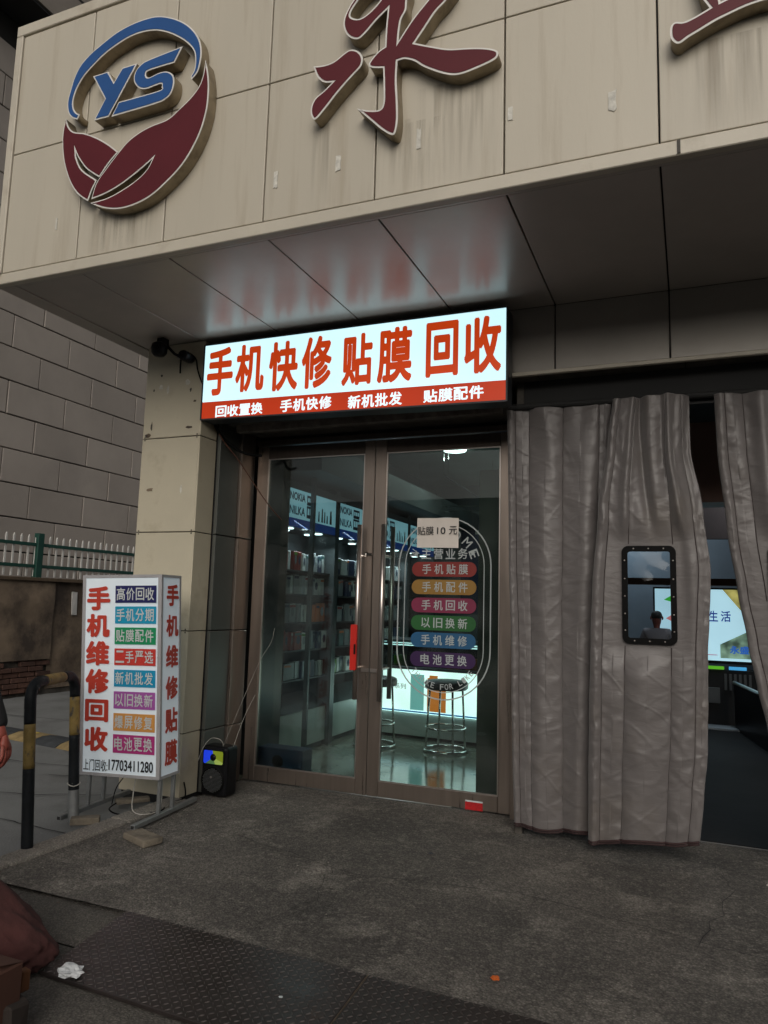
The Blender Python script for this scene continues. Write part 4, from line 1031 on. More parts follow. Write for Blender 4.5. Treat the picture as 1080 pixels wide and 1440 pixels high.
# white counter with glowing front
ct = thing('shop_counter', 'white shop counter with glowing front panel and glass showcase on top', 'counter', (-2.1, 6.8, 0))
A_ = Vector((-3.0, 6.81)); B_ = Vector((-.95, 6.62)); dirv = (B_-A_).normalized(); nrm = Vector((dirv.y, -dirv.x))   # nrm towards door
def cpt(s, d, z): p = A_ + dirv*s + nrm*d; return (p.x, p.y, z)
def cbox(s0, s1, d0, d1, z0, z1): 
    p = [cpt(s, d, z) for s in (s0, s1) for d in (d0, d1) for z in (z0, z1)]
    return MB().add(p, [(0, 1, 3, 2), (4, 6, 7, 5), (0, 4, 5, 1), (2, 3, 7, 6), (0, 2, 6, 4), (1, 5, 7, 3)])
cbox(0, 2.06, -.5, 0, .03, .245).build('lower_front', M['cab_white'], ct, bevel=.003)
cbox(0, 2.06, -.48, -.03, .004, .03).build('plinth', M['dark'], ct)
cbox(0, 2.06, -.5, .01, .262, .640).build('glowing_front', emat('counter_glow', (.80, 1.0, .95), 2.3, .18, 2.5), ct)
cbox(0, 2.06, .0, .025, .247, .260).build('blue_strip', emat('blue_strip', (.04, .25, .6), .8), ct)
cbox(0, 2.06, -.5, .02, .242, .2465).build('led_strip', emat('led', (.7, 1, 1), 4), ct)
cbox(0, 2.06, -.5, .03, .642, .665).build('counter_edge', M['cab_frame'], ct, bevel=.002)
cbox(0, 2.06, -.48, .0, .67, .90).build('showcase_glass', glass_mat('showcase', (.35, .42, .42), 1.5), ct)
cbox(0, 2.06, -.5, .02, .902, .918).build('showcase_top', M['cab_frame'], ct)
cbox(.1, 1.9, -.06, -.03, .862, .870).build('showcase_light', emat('showcase_led', (.8, 1, 1), 5), ct)
cbox(.1, 1.9, -.40, -.38, .862, .870).build('showcase_light', bpy.data.materials['showcase_led'], ct)
mb = MB(); text_into(mb, 'OO系列', .24, .47, .455, .505, lambda u, v: cpt(u, .013, v), .004); mb.build('lettering', M['ink'], ct)
cbox(.52, .66, .011, .013, .27, .60).build('teal_picture', emat('teal_pic', (.35, .85, .8), .75), ct)
cbox(.695, .885, .011, .014, .268, .575).build('orange_picture', emat('orange_pic', (.95, .28, .04), .85), ct)
cbox(.715, .80, .0142, .016, .575, .60).build('orange_picture', bpy.data.materials['orange_pic'], ct)
random.seed(5)
for k in range(9):
    s = .25+k*.19; o = cbox(s, s+.07, -.3, -.15, .672, .672+random.uniform(.02, .12)).build('phone_box', PM_[(pcol := random.choice(['white', 'orange', 'green', 'silver', 'navy']))], None)
    tag(o, f'{ordn[k]} small phone box from the left inside the counter showcase, {pcol}', 'package', 'phone boxes in the counter showcase')
# stools
def stool(x, y, label):
    s_ = thing('bar_stool', label, 'stool', (x, y, .004), group='bar stools at the counter')
    def pt(r_, a, z): return (r_*math.cos(a), r_*math.sin(a), z)
    MB().lathe([(0, .60), (.165, .60), (.185, .59), (.192, .57), (.19, .54), (.175, .525), (0, .52)], 28).build('seat', mat('stool_seat', (.02, .022, .022), .35, 0, .1, 20), s_, smooth=True, local=True)
    for k in range(4):
        a = R(38+90*k); MB().cyl(pt(.152, a, .53), pt(.182, a, .012), .0095, 10).build('leg', M['chrome'], s_, smooth=True, local=True)
    MB().torus((0, 0, .20), .172, .0085).build('foot_ring', M['chrome'], s_, smooth=True, local=True)
    MB().torus((0, 0, .014), .186, .012).build('base_ring', M['chrome'], s_, smooth=True, local=True)
    return s_
stool(-1.995, 6.33, 'black round bar stool on chrome legs, fully seen through the right door')
stool(-2.63, 6.25, 'black round bar stool half hidden by the door handles, beside the left cabinets')
# round ceiling lamps and their light
def ceiling_lamp(x, y, label, power, parent_z=2.948):
    t_ = thing('ceiling_lamp', label, 'ceiling lamp', (x, y, parent_z), group='round ceiling lamps in the shop')
    MB().lathe([(0, -.03), (.12, -.03), (.13, -.015), (.13, .0)], 24, (x, y, parent_z)).build('diffuser', emat('ceiling_disc', (.85, 1, .97), 7), t_)
    ld = bpy.data.lights.new('lamp_light', 'AREA'); ld.shape = 'DISK'; ld.size = .24; ld.energy = power; ld.color = (.85, 1.0, .95)
    lo = bpy.data.objects.new('lamp_light', ld); C.objects.link(lo); lo.location = (0, 0, -.04); lo.parent = t_
ceiling_lamp(-2.33, 7.55, 'round lit ceiling lamp seen at the top of the right door pane', 9)
ceiling_lamp(-1.7, 8.9, 'round ceiling lamp farther back in the shop', 6)
# suspended wire track
tr = thing('hanging_track', 'thin chrome display frame hanging from the shop ceiling on wires', 'hanging frame', (-2.4, 7.9, 2.6))
mb = MB()
MB().cyl((-2.50, 7.7, 2.69), (-2.30, 9.3, 2.52), .009, 8).build('rail', M['chrome'], tr)
MB().cyl((-3.0, 8.3, 2.42), (-2.1, 8.3, 2.42), .009, 8).build('rail', M['chrome'], tr)
MB().cyl((-3.0, 8.3, 2.36), (-2.1, 8.3, 2.36), .006, 8).build('rail', M['chrome'], tr)
for p in ((-2.50, 7.7, 2.69), (-2.30, 9.3, 2.52), (-3.0, 8.3, 2.42), (-2.1, 8.3, 2.42), (-2.45, 7.7, 2.68)):
    MB().cyl(p, (p[0], p[1], 2.95), .003, 6).build('wire', M['chrome'], tr)
po = thing('wall_poster', 'tall dark blue poster with pale headline on the back wall beside the cabinet', 'poster', (-2.3, 9.9, 1.8))
MB().box(-2.95, -2.1, 9.93, 9.97, 1.1, 2.5).build('sheet', mat('poster_blue', (.012, .03, .085), .4, 0, .2, 3), po)
mb = MB()
MB().add([(-2.75, 9.928, 2.25), (-2.3, 9.928, 2.25), (-2.3, 9.928, 2.31), (-2.75, 9.928, 2.31)], [(0, 1, 2, 3)]).build('pale_line', M['cab_white'], po)
gc = thing('back_showcase', 'dark glass showcase against the back wall of the shop', 'showcase', (-2.6, 9.3, 0))
MB().box(-3.3, -1.0, 9.2, 9.8, .1, 1.15).build('body', M['cab_back'], gc, bevel=.004)
MB().box(-3.3, -1.0, 9.19, 9.198, .75, .77).build('light_line', bpy.data.materials['showcase_led'], gc)

# ------------------------------------------------------------------ mall hall behind the curtains
structure(MB().box(-.90, 4.5, 4.66, 12.0, -.06, .002).build('hall_floor', mat('hall_floor', (.016, .015, .015), .7, 0, .2, 3, .1, 20, spec=.15)))
structure(MB().box(-.90, 4.5, 4.75, 12.0, 3.0, 3.1).build('hall_ceiling', mat('hall_ceiling', (.12, .085, .07), .7)))
structure(MB().box(-.90, 4.5, 10.2, 10.3, 0, 3.0).build('hall_back_wall', mat('hall_back', (.42, .50, .56), .7, 0, .15, 1)))
structure(MB().box(2.3, 4.5, 4.66, 4.7, 0, 3.0).build('hall_front_wall', M['dusty']))
structure(MB().box(4.4, 4.5, 4.66, 12, 0, 3.0).build('hall_side_wall', M['dusty']))
structure(MB().box(-.9, 4.5, 5.8, 6.1, 2.05, 2.7).build('hall_bulkhead', mat('bulkhead_brown', (.34, .21, .17), .6, 0, .15, 2)))
structure(MB().box(-.9, 4.5, 5.0, 5.12, 2.66, 2.8).build('hall_beam', mat('hall_beam', (.25, .27, .30), .5)))
structure(MB().box(-.9, 4.5, 9.45, 9.55, 1.575, 1.655).build('hall_rail', mat('hall_rail', (.14, .06, .03), .5)))
structure(MB().box(-.9, 4.5, 8.9, 9.0, 2.07, 2.99).build('hall_shade_panel', mat('shade_panel_brown', (.05, .033, .028), .8, 0, .2, 2)))  # dark panel added to keep the upper hall in darkness
scn = thing('led_screen', 'wide lit advertising screen with dark blue characters over black display shelves', 'screen', (.3, 9.5, 0))
MB().box(-.42, 1.3, 9.5, 9.6, .68, 1.55).build('case', M['black'], scn)
MB().box(-.40, 1.28, 9.490, 9.498, .715, 1.53).build('picture_area', emat('screen_white', (.50, .80, .92), 1.0, .1, 1.5), scn)
mb = MB(); text_into(mb, '生', .19, .285, 1.16, 1.285, xz(9.486), .02); text_into(mb, '活', .315, .42, 1.16, 1.285, xz(9.486), .02)
mb.build('lettering', emat('screen_navy', (.01, .05, .3), .8), scn)
mb = MB(); text_into(mb, '永盛', .40, .60, .80, .89, xz(9.482), .03); mb.build('lettering', emat('screen_blue', (.02, .12, .5), .9), scn)
def tri(P, nm, m_, y=9.487): MB().add([(p[0], y, p[1]) for p in P], [tuple(range(len(P)))]).build(nm, m_, scn)
pic = emat('screen_picture', (.25, .42, .30), .55, .8, 9); pic2 = emat('screen_picture_warm', (.55, .50, .15), .6, .6, 9)
tri([(.33, .745), (.8, .745), (.8, 1.15), (.60, 1.06), (.30, .90), (.30, .745)], 'photo_area', pic)
tri([(.34, 1.53), (.8, 1.53), (.8, 1.1), (.52, 1.30)], 'photo_area', pic2)
tri([(-.30, 1.40), (-.20, 1.46), (-.12, 1.42), (-.16, 1.36)], 'green_leaf', emat('screen_green', (.05, .5, .05), .8))
tri([(-.28, 1.18), (-.16, 1.26), (-.02, 1.22), (-.06, 1.16), (-.2, 1.14)], 'pink_mark', emat('screen_pink', (.75, .25, .25), .7))
tri([(.15, .775), (.27, .775), (.27, .782), (.15, .782)], 'red_line', emat('screen_red', (.5, .02, .1), .7))
for (xa, xb, c_) in ((.13, .33, (.12, .5, .02)), (.38, .56, (.08, .45, .85)), (-.35, .05, (.12, .45, .75))):
    MB().box(xa, xb, 9.36, 9.38, .625, .66).build('lit_edge', emat('edge_glow', c_, .9), scn)
ds = thing('display_shelves', 'black display shelves with slats below the lit screen in the hall', 'shelves', (.3, 9.4, 0))
MB().box(-.4, 1.3, 9.38, 9.6, .01, .62).build('body', M['dark'], ds)
for k in range(6): MB().box(.33+k*.05, .355+k*.05, 9.35, 9.36, .40, .58).build('slat', M['cab_frame'], ds)
MB().box(.14, .28, 9.34, 9.37, .25, .42).build('drawer', M['cab_frame'], ds, bevel=.004)
gr = thing('glass_railing', 'dark slanting glass rail with bright reflections at the right of the hall', 'railing', (.5, 8.6, 0))
MB().add([(.42, 9.2, .50), (.75, 7.0, .50), (.75, 7.0, .0), (.42, 9.2, .0)], [(0, 1, 2, 3)]).build('panel', M['black'], gr)
MB().tube([(.42, 9.2, .50), (.75, 7.0, .50)], .02, 8).build('rail', M['steel2'], gr)
structure(MB().box(-.9, 4.5, 9.0, 9.3, .0025, .02).build('hall_step', mat('hall_step', (.35, .38, .40), .5)))
def hall_fill_lamp(x, y, lab):  # lamps out of view, added to brighten the back of the hall
    t_ = thing('hall_fill_lamp', lab, 'ceiling lamp', (x, y, 2.99), group='unseen fill lamps in the hall')
    MB().lathe([(0, -.02), (.14, -.02), (.15, .0)], 20, (x, y, 2.995)).build('diffuser', emat('hall_disc', (.8, .9, 1), 3), t_)
    ld = bpy.data.lights.new('hall_light', 'AREA'); ld.shape = 'DISK'; ld.size = .3; ld.energy = 16; ld.color = (.75, .88, 1.0)
    lo = bpy.data.objects.new('hall_light', ld); C.objects.link(lo); lo.location = (0, 0, -.03); lo.parent = t_
hall_fill_lamp(.6, 8.3, 'unseen fill lamp added above the dark hall in front of the lit screen')
hall_fill_lamp(-.75, 9.75, 'unseen fill lamp added at the far left of the hall beside the screen')

# ------------------------------------------------------------------ people
def person(nm_label, loc, rz, h, coat, trousers, hair_c, pose=None):
    p = thing('person', nm_label, 'person', loc, rz)
    k = h/1.7
    J = dict(pelvis=(0, 0, .92), waist=(0, .0, 1.08), chest=(0, .0, 1.28), neck=(0, .01, 1.45), head0=(0, -.005, 1.53), head1=(0, -.015, 1.62), head2=(0, .0, 1.68),
             shL=(-.17, .01, 1.38), elL=(-.24, .02, 1.10), wrL=(-.26, -.04, .86), shR=(.17, .01, 1.38), elR=(.255, .0, 1.12), wrR=(.385, -.05, .895),
             hipL=(-.09, 0, .88), knL=(-.10, -.03, .50), anL=(-.11, .03, .10), toL=(-.12, -.12, .05), hipR=(.09, 0, .88), knR=(.10, .03, .50), anR=(.11, .12, .10), toR=(.12, -.03, .05))
    if pose: J.update(pose)
    def skin(name, edges, rad, material, sub=2):
        names = []
        for a, b in edges:
            for q in (a, b):
                if q not in names: names.append(q)
        me = bpy.data.meshes.new(name); me.from_pydata([tuple(c*k for c in J[q]) for q in names], [(names.index(a), names.index(b)) for a, b in edges], [])
        ob_ = bpy.data.objects.new(name, me); C.objects.link(ob_); ob_.parent = p
        s_ = ob_.modifiers.new('skin', 'SKIN'); ob_.modifiers.new('sub', 'SUBSURF').levels = sub; ob_.modifiers['sub'].render_levels = sub
        for i, q in enumerate(names):
            r_ = rad[q]; r_ = r_ if isinstance(r_, tuple) else (r_, r_)
            me.skin_vertices[0].data[i].radius = (r_[0]*k, r_[1]*k)
        me.skin_vertices[0].data[0].use_root = True
        dg = bpy.context.evaluated_depsgraph_get(); ev = bpy.data.meshes.new_from_object(ob_.evaluated_get(dg))
        bpy.data.objects.remove(ob_); ev.name = name; ev.materials.clear(); ev.materials.append(material)
        for f in ev.polygons: f.use_smooth = True
        ob2 = bpy.data.objects.new(name, ev); C.objects.link(ob2); ob2.parent = p
        return ob2
    sk = mat('skin', (.26, .06, .04), .55, 0, .12, 30)
    # body with head, arms and five-fingered hands as one surface
    wr = Vector(J['wrR']); el = Vector(J['elR']); d = (wr-el).normalized(); side = Vector((0, -1, 0)); side = (side - d*side.dot(d)).normalized(); nrm_ = d.cross(side)
    E = [('neck', 'head0'), ('head0', 'head1'), ('head1', 'head2'), ('neck', 'chest'), ('chest', 'shR'), ('shR', 'elR'), ('elR', 'wrR'), ('chest', 'shL'), ('shL', 'elL'), ('elL', 'wrL')]
    rad = dict(neck=.05, head0=(.07, .075), head1=(.082, .095), head2=(.06, .075), chest=.09, shR=.05, elR=.04, wrR=(.024, .03), shL=.05, elL=.04, wrL=(.024, .03))
    for sd_, w0_ in (('R', wr), ('L', Vector(J['wrL']))):
        e0 = Vector(J['el'+sd_]); d = (w0_-e0).normalized(); side = Vector((0, -1, 0)); side = (side - d*side.dot(d)).normalized(); inn = Vector((-1 if sd_ == 'R' else 1, 0, 0)); inn = (inn-d*inn.dot(d)).normalized()
        J['pm'+sd_] = tuple(w0_+d*.05); rad['pm'+sd_] = (.018, .036); E.append(('wr'+sd_, 'pm'+sd_))
        for fi, (off, ln) in enumerate(((.030, .068), (.010, .078), (-.011, .072), (-.031, .056))):
            a = w0_+d*.085+side*off; b = a+d*ln*.5+inn*.012; c = b+d*ln*.32+inn*.026; e_ = c+d*ln*.12+inn*.028
            for q, v in (('a', a), ('b', b), ('c', c), ('d', e_)): J[f'f{sd_}{fi}{q}'] = tuple(v); rad[f'f{sd_}{fi}{q}'] = dict(a=.0105, b=.0095, c=.0085, d=.0065)[q]
            E += [('pm'+sd_, f'f{sd_}{fi}a'), (f'f{sd_}{fi}a', f'f{sd_}{fi}b'), (f'f{sd_}{fi}b', f'f{sd_}{fi}c'), (f'f{sd_}{fi}c', f'f{sd_}{fi}d')]
        a = w0_+d*.035+side*.035+inn*.01; b = a+d*.032+side*.018+inn*.012; c = b+d*.03+side*.004+inn*.008
        for q, v in (('a', a), ('b', b), ('c', c)): J[f't{sd_}{q}'] = tuple(v); rad[f't{sd_}{q}'] = dict(a=.013, b=.011, c=.008)[q]
        E += [('wr'+sd_, f't{sd_}a'), (f't{sd_}a', f't{sd_}b'), (f't{sd_}b', f't{sd_}c')]
    body = skin('body', E, rad, sk)
    J['nose'] = (0, -.115, 1.60); J['hm'] = (0, .0, 1.62)
    MB().lathe([(0, -.02), (.012, -.018), (.010, 0), (.004, .02)], 8, (0, -.105*k, 1.60*k)).build('nose', sk, body, smooth=True, local=True)
    for sx in (-1, 1):
        MB().lathe([(0, -.007), (.010, -.004), (.010, .004), (0, .007)], 10, (sx*.032*k, -.098*k, 1.635*k), 'y').build('eye', M['ink'], body, smooth=True, local=True)
        MB().lathe([(0, -.012), (.022, -.006), (.024, .004), (0, .010)], 10, (sx*.085*k, 0, 1.61*k), 'x').build('ear', sk, body, smooth=True, local=True)
    MB().box(-.022*k, .022*k, -.102*k, -.09*k, 1.565*k, 1.573*k).build('mouth', mat('lips', (.2, .05, .04), .5), body, local=True, bevel=.003)
    J['hr0'] = (0, .025, 1.58); J['hr1'] = (0, .022, 1.66); J['hr2'] = (0, -.02, 1.70)
    skin('hair', [('hr0', 'hr1'), ('hr1', 'hr2')], dict(hr0=(.085, .08), hr1=(.098, .092), hr2=(.07, .07)), mat('hair', hair_c, .6, 0, .2, 60), 2)
    J['cuffR'] = tuple(Vector(J['wrR'])+(Vector(J['wrR'])-Vector(J['elR'])).normalized()*(-.012)); J['cuffL'] = tuple(Vector(J['wrL'])+(Vector(J['wrL'])-Vector(J['elL'])).normalized()*(-.012)); J['hem'] = (0, 0, .80)
    skin('coat', [('waist', 'chest'), ('waist', 'hem'), ('chest', 'neck'), ('chest', 'shR'), ('shR', 'elR'), ('elR', 'cuffR'), ('chest', 'shL'), ('shL', 'elL'), ('elL', 'cuffL')],
         dict(waist=(.17, .13), chest=(.18, .13), hem=(.18, .14), neck=(.07, .065), shR=.078, elR=.062, cuffR=.05, shL=.078, elL=.062, cuffL=.05), coat)
    skin('trousers', [('pelvis', 'hipL'), ('pelvis', 'hipR'), ('hipL', 'knL'), ('knL', 'anL'), ('hipR', 'knR'), ('knR', 'anR')],
         dict(pelvis=(.14, .11), hipL=.095, hipR=.095, knL=.07, knR=.07, anL=.055, anR=.055), trousers)
    for s_ in ('L', 'R'):
        skin('shoe', [('an'+s_, 'to'+s_)], {'an'+s_: (.045, .05), 'to'+s_: (.04, .035)}, M['black'])
    return p
person('person in black coat walking past on the left, only sleeve and reddish hand in view', (-2.985, 2.26, -.075), R(20), 1.42, mat('black_coat', (.008, .008, .009), .8, 0, .1, 20), mat('dark_trousers', (.02, .02, .025), .8), (.01, .01, .01))
person('person in grey coat standing inside the hall, seen through the curtain window', (-.37, 9.15, 0), R(180), 1.25, mat('grey_coat', (.24, .22, .23), .8), mat('dark_trousers_b', (.03, .03, .035), .8), (.02, .02, .02))

# ------------------------------------------------------------------ free standing box sign
bs = thing('standing_sign', 'white standing box sign with red characters and coloured service bars beside the column', 'sign', (-2.813, 3.551, 0), R(6.2))
ww, dd, hh = .531, .205, 1.163
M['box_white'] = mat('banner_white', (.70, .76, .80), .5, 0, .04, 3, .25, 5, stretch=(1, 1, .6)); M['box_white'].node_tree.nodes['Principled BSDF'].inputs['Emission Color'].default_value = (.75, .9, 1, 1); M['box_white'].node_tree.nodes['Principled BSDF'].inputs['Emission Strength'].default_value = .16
M['banner_red'] = mat('banner_red', (.50, .045, .025), .5, 0, .04, 6)
M['box_edge'] = mat('banner_edge', (.42, .41, .42), .45, .2, .1, 8)
def lean(p):
    x, y, z = p; z0 = z-.224
    return (x - z0*.026, y - z0*.053, z + x*.026)
def bmb(f=lambda m: m):
    return MB()
def lb_build(mb, name, material, parent=None, **kw):
    mb.v = [lean(p) for p in mb.v]; return mb.build(name, material, parent or bs, local=True, **kw)
z0_, z1_ = .224, .224+hh
lb_build(MB().box(-ww, 0, 0, dd, z0_, z1_), 'box_body', M['box_white'], bevel=.006)
# edging strips
for (a, b, c, d, e, f) in ((-ww-.004, -ww+.018, -.004, .0, z0_, z1_), (-.02, .004, -.004, .0, z0_, z1_), (-ww+.018, -.02, -.004, .0, z0_, z0_+.018), (-ww+.018, -.02, -.004, .0, z1_-.018, z1_)):
    lb_build(MB().box(a, b, c, d, e, f), 'edging', M['box_edge'], bevel=.001)
for (c, d, e, f) in ((-.0035, .014, z0_, z1_), (dd-.016, dd+.002, z0_, z1_), (.014, dd-.016, z0_, z0_+.016), (.014, dd-.016, z1_-.016, z1_)):
    lb_build(MB().box(.0005, .004, c, d, e, f), 'edging', M['box_edge'])
fp = lambda u, v: (-ww + u*ww, -.0055, z0_+v*hh)   # u,v in 0..1 of the front face
# crop measurements: face spans u 0..1, v 0..1
def bar_v(ytop, ybot, u):   # helper: pixel rows in enlarged photo crop to face fraction
    t = 100 - 10*u; b = 1005 + 35*u
    return (b-ytop)/(b-t), (b-ybot)/(b-t)
mbr = MB()
for k, (ch, ya_, yb_) in enumerate((('手', 150, 262), ('机', 278, 385), ('维', 402, 515), ('修', 530, 643), ('回', 668, 770), ('收', 792, 903))):
    vt, vb = bar_v(ya_, yb_, .2)
    mb = MB(); text_into(mb, ch, .055, .36, vb, vt, fp, .04); lb_build(mb, 'large_character', M['banner_red'])
bars = [('高价回收', 145, 225, (.01, .012, .10), 'indigo'), ('手机分期', 242, 322, (.005, .30, .50), 'cyan'), ('贴膜配件', 340, 418, (.005, .26, .10), 'green'), ('二手严选', 438, 515, (.55, .04, .03), 'red'),
        ('新机批发', 536, 614, (.005, .27, .48), 'blue'), ('以旧换新', 636, 715, (.36, .09, .36), 'violet'), ('爆屏修复', 736, 816, (.62, .29, .07), 'orange'), ('电池更换', 833, 917, (.42, .03, .19), 'magenta')]
for s_, ya_, yb_, c_, nm in bars:
    vt, vb = bar_v(ya_, yb_, .65)
    mb = MB().add([fp(.425, vb), fp(.945, vb), fp(.945, vt), fp(.425, vt)], [(0, 1, 2, 3)])
    br = lb_build(mb, 'service_bar', mat('bar_'+nm, c_, .5, 0, .03, 6))
    mb = MB()
    for k, ch in enumerate(s_):
        u = .44+k*.122
        text_into(mb, ch, u+.004, u+.112, vb+(vt-vb)*.14, vt-(vt-vb)*.12, lambda u_, v_: (-ww+u_*ww, -.0075, z0_+v_*hh), .014)
    lb_build(mb, 'lettering', M['vinyl_white'], br)
mb = MB(); vt, vb = bar_v(938, 990, .2); text_into(mb, '上门回收:', .05, .36, vb, vt, fp, .008); vt, vb = bar_v(948, 998, .65); text_into(mb, '17703411280', .375, .93, vb, vt, fp, .018)
lb_build(mb, 'phone_number', M['ink'])
sp_ = lambda u, v: (.0060, u*dd, z0_+v*hh)
for ch, ya_, yb_ in (('手', 138, 240), ('机', 280, 382), ('维', 420, 525), ('修', 562, 670), ('贴', 708, 822), ('膜', 855, 968)):
    t, b = 95, 1020
    mb = MB(); text_into(mb, ch, .22, .86, (b-yb_)/(b-t), (b-ya_)/(b-t), sp_, .035); lb_build(mb, 'side_character', M['banner_red'])
# legs and feet
for x in (-.012, -.485):
    MB().box(x-.012, x+.016, -.215, .43, .010, .035).build('foot', M['galv'], bs, local=True, bevel=.002)
    MB().add([(x-.008, -.2155, .014), (x+.012, -.2155, .014), (x+.012, -.2155, .031), (x-.008, -.2155, .031)], [(0, 1, 2, 3)]).build('foot_opening', M['dark'], bs, local=True)
    for y in (.03, .17):
        MB().box(x-.010, x+.011, y-.010, y+.011, .035, .235).build('leg', M['galv'], bs, local=True, bevel=.002)
def brick_at(x, y, rz, label, s=(.15, .075, .038)):
    mb = MB(); mb.box(-s[0]/2, s[0]/2, -s[1]/2, s[1]/2, 0, s[2], .003)
    o = mb.build('loose_brick', mat('mortar_brick', (.17, .145, .11), .95, 0, .35, 14, .6, 40), bevel=.006, seg=2); o.location = (x, y, -.002); o.rotation_euler = (0, 0, rz)
    return tag(o, label, 'brick')
brick_at(-2.655, 3.25, R(-20), 'broken grey brick lying at the front end of the right sign foot', (.21, .11, .034))
brick_at(-3.13, 3.34, R(40), 'pale brick lying at the front end of the left sign foot')
brick_at(-3.20, 3.80, R(50), 'brown brick propping the rear of the left sign foot', (.2, .06, .03))
wire([(-3.03, 3.62, .235), (-3.03, 3.60, .12), (-3.0, 3.57, .03), (-2.93, 3.6, .012), (-2.90, 3.68, .03), (-2.92, 3.72, .14), (-2.93, 3.72, .235)], .0028, 'cable', M['white_cable'], 'white cable hanging in a loop below the standing box sign')
wire([(-2.99, 4.02, .10), (-2.95, 3.98, .02), (-2.98, 3.86, .006), (-2.92, 3.70, .006), (-3.05, 3.55, .006), (-3.2, 3.6, .006), (-3.26, 3.75, .01)], .0045, 'cable', M['rubber'], 'black cable on the ground winding from the column to under the box sign')
wire([(-3.05, 3.56, .235), (-3.12, 3.56, .15), (-3.2, 3.62, .03)], .003, 'cable', M['rubber'], 'thin black lead dropping from the left part of the box sign')

# ------------------------------------------------------------------ bollard hoop
bo = thing('hoop_barrier', 'worn black and yellow striped steel hoop barrier standing on the kerb at the left', 'barrier', (-3.135, 3.11, 0))
def path(t):   # along the hoop, t in metres
    A = Vector((-3.055, 2.881, 0)); B = Vector((-3.215, 3.339, 0)); H = .80; rr = .085; D = (B-A); W = D.length; u = D.normalized()
    L1 = H-rr; arc = math.pi/2*rr; L2 = W-2*rr
    if t < L1: return A+Vector((0, 0, t))
    t -= L1
    if t < arc: a = t/rr; return A + u*(rr-rr*math.cos(a)) + Vector((0, 0, L1+rr*math.sin(a)))
    t -= arc
    if t < L2: return A + u*(rr+t) + Vector((0, 0, H))
    t -= L2
    if t < arc: a = t/rr; return A + u*(W-rr+rr*math.sin(a)) + Vector((0, 0, L1+rr*math.cos(a)))
    t -= arc
    return B+Vector((0, 0, max(0, L1-t)))
TOT = 2*(.80-.085)+math.pi*.085 + (math.hypot(.16, .458)-.17)
M['hoop_y'] = mat('hoop_yellow', (.22, .15, .04), .6, 0, .3, 12, .15, 60, col2=(.05, .045, .04), c2lo=.56, c2hi=.64, c2scale=22, stretch2=(1, 1, .5))
M['hoop_k'] = mat('hoop_black', (.011, .013, .015), .5, 0, .3, 12, .15, 60, spec=.15, col2=(.12, .12, .11), c2lo=.64, c2hi=.72, c2scale=25)
cuts = [0, .395, .605, .75, .80, .965, 1.08, 1.30, 1.64, 1.89, TOT]
cuts = [0, .385, .60, .90, 1.10, 1.335, 1.545, TOT]
for i, (a, b) in enumerate(zip(cuts, cuts[1:])):
    n_ = max(3, int((b-a)/.02)); pts = [path(a+(b-a)*k/n_) for k in range(n_+1)]; pts = [Vector((p.x-.085*p.z, p.y, p.z)) for p in pts]
    o = MB().tube(pts, .0285, 18).build('painted_section', M['hoop_y'] if i % 2 else M['hoop_k'], bo)
    for f in o.data.polygons: f.use_smooth = len(f.vertices) == 4
MB().tube([(-3.232+.034*math.cos(a*.5), 3.339+.034*math.sin(a*.5), .20+.006*math.sin(a)) for a in range(14)], .003, 5).build('wire_tie', M['white_cable'], bo)
MB().tube([path(TOT-.17)-Vector((.0145, 0, 0)), path(TOT)], .0295, 18).build('bare_foot', M['galv'], bo)

# ------------------------------------------------------------------ speaker
sk_ = thing('speaker', 'black portable loudspeaker with glowing blue and yellow ring on the ground by the door', 'speaker', (-2.82, 4.17, 0), 0)
MB().box(-2.948, -2.752, 4.13, 4.26, .005, .315).build('cabinet', M['black'], sk_, bevel=.022, seg=3)
panel = plate('light_panel', rounded(-2.932, -2.768, .203, .296, .02), 4.122, 4.128, M['black'], sk_)
sect = [((.015, .06, .9), 100, 215, 1.3), ((.10, .22, .08), 215, 290, .9), ((.42, .55, .12), 290, 340, .9), ((.28, .36, .02), 340, 460, .8)]
for c_, a0, a1, st_ in sect:
    P = []
    for a in range(a0, a1+1, 5):
        ca, sa = math.cos(R(a)), math.sin(R(a)); k = min(.074/abs(ca) if abs(ca) > 1e-3 else 9, .041/abs(sa) if abs(sa) > 1e-3 else 9, .080)
        P.append((-2.85+k*ca, 4.1195, .2475+k*sa))
    P += [(-2.85+.02*math.cos(R(a)), 4.1195, .2475+.02*math.sin(R(a))) for a in range(a1, a0-1, -5)]
    n_ = len(P)//2
    MB().add(P, [(i, i+1, 2*n_-2-i, 2*n_-1-i) for i in range(n_-1)]).build('light_segment', emat('speaker_glow', c_, st_*.55), panel)
MB().lathe([(0, -.012), (.018, -.012), (.022, 0), (.022, .004)], 18, (-2.85, 4.122, .2475), 'y').build('tweeter', M['black'], panel, smooth=True)
MB().lathe([(.078, -.004), (.082, -.006), (.086, 0), (.086, .006), (.074, .004)], 30, (-2.850, 4.128, .105), 'y').build('grille_ring', M['rubber'], sk_, smooth=True)
mb = MB()
for i in range(-9, 10):
    for j in range(-9, 10):
        x = i*.0078 + (j % 2)*.0039; z = j*.0078
        if x*x+z*z < .0052: mb.box(-2.850+x-.0014, -2.850+x+.0014, 4.120, 4.124, .105+z-.0014, .105+z+.0014)
mb.build('grille_mesh', M['galv'], sk_, kind='stuff')
MB().lathe([(0, -.003), (.007, -.002), (.007, .002)], 10, (-2.858, 4.118, .125), 'y').build('badge', M['steel2'], sk_)
wire([(-2.80, 4.15, .315), (-2.80, 4.14, .345), (-2.83, 4.13, .365), (-2.88, 4.12, .36), (-2.925, 4.11, .30), (-2.95, 4.10, .22)], .0018, 'cable', M['white_cable'], 'white lead arching over the top of the loudspeaker')
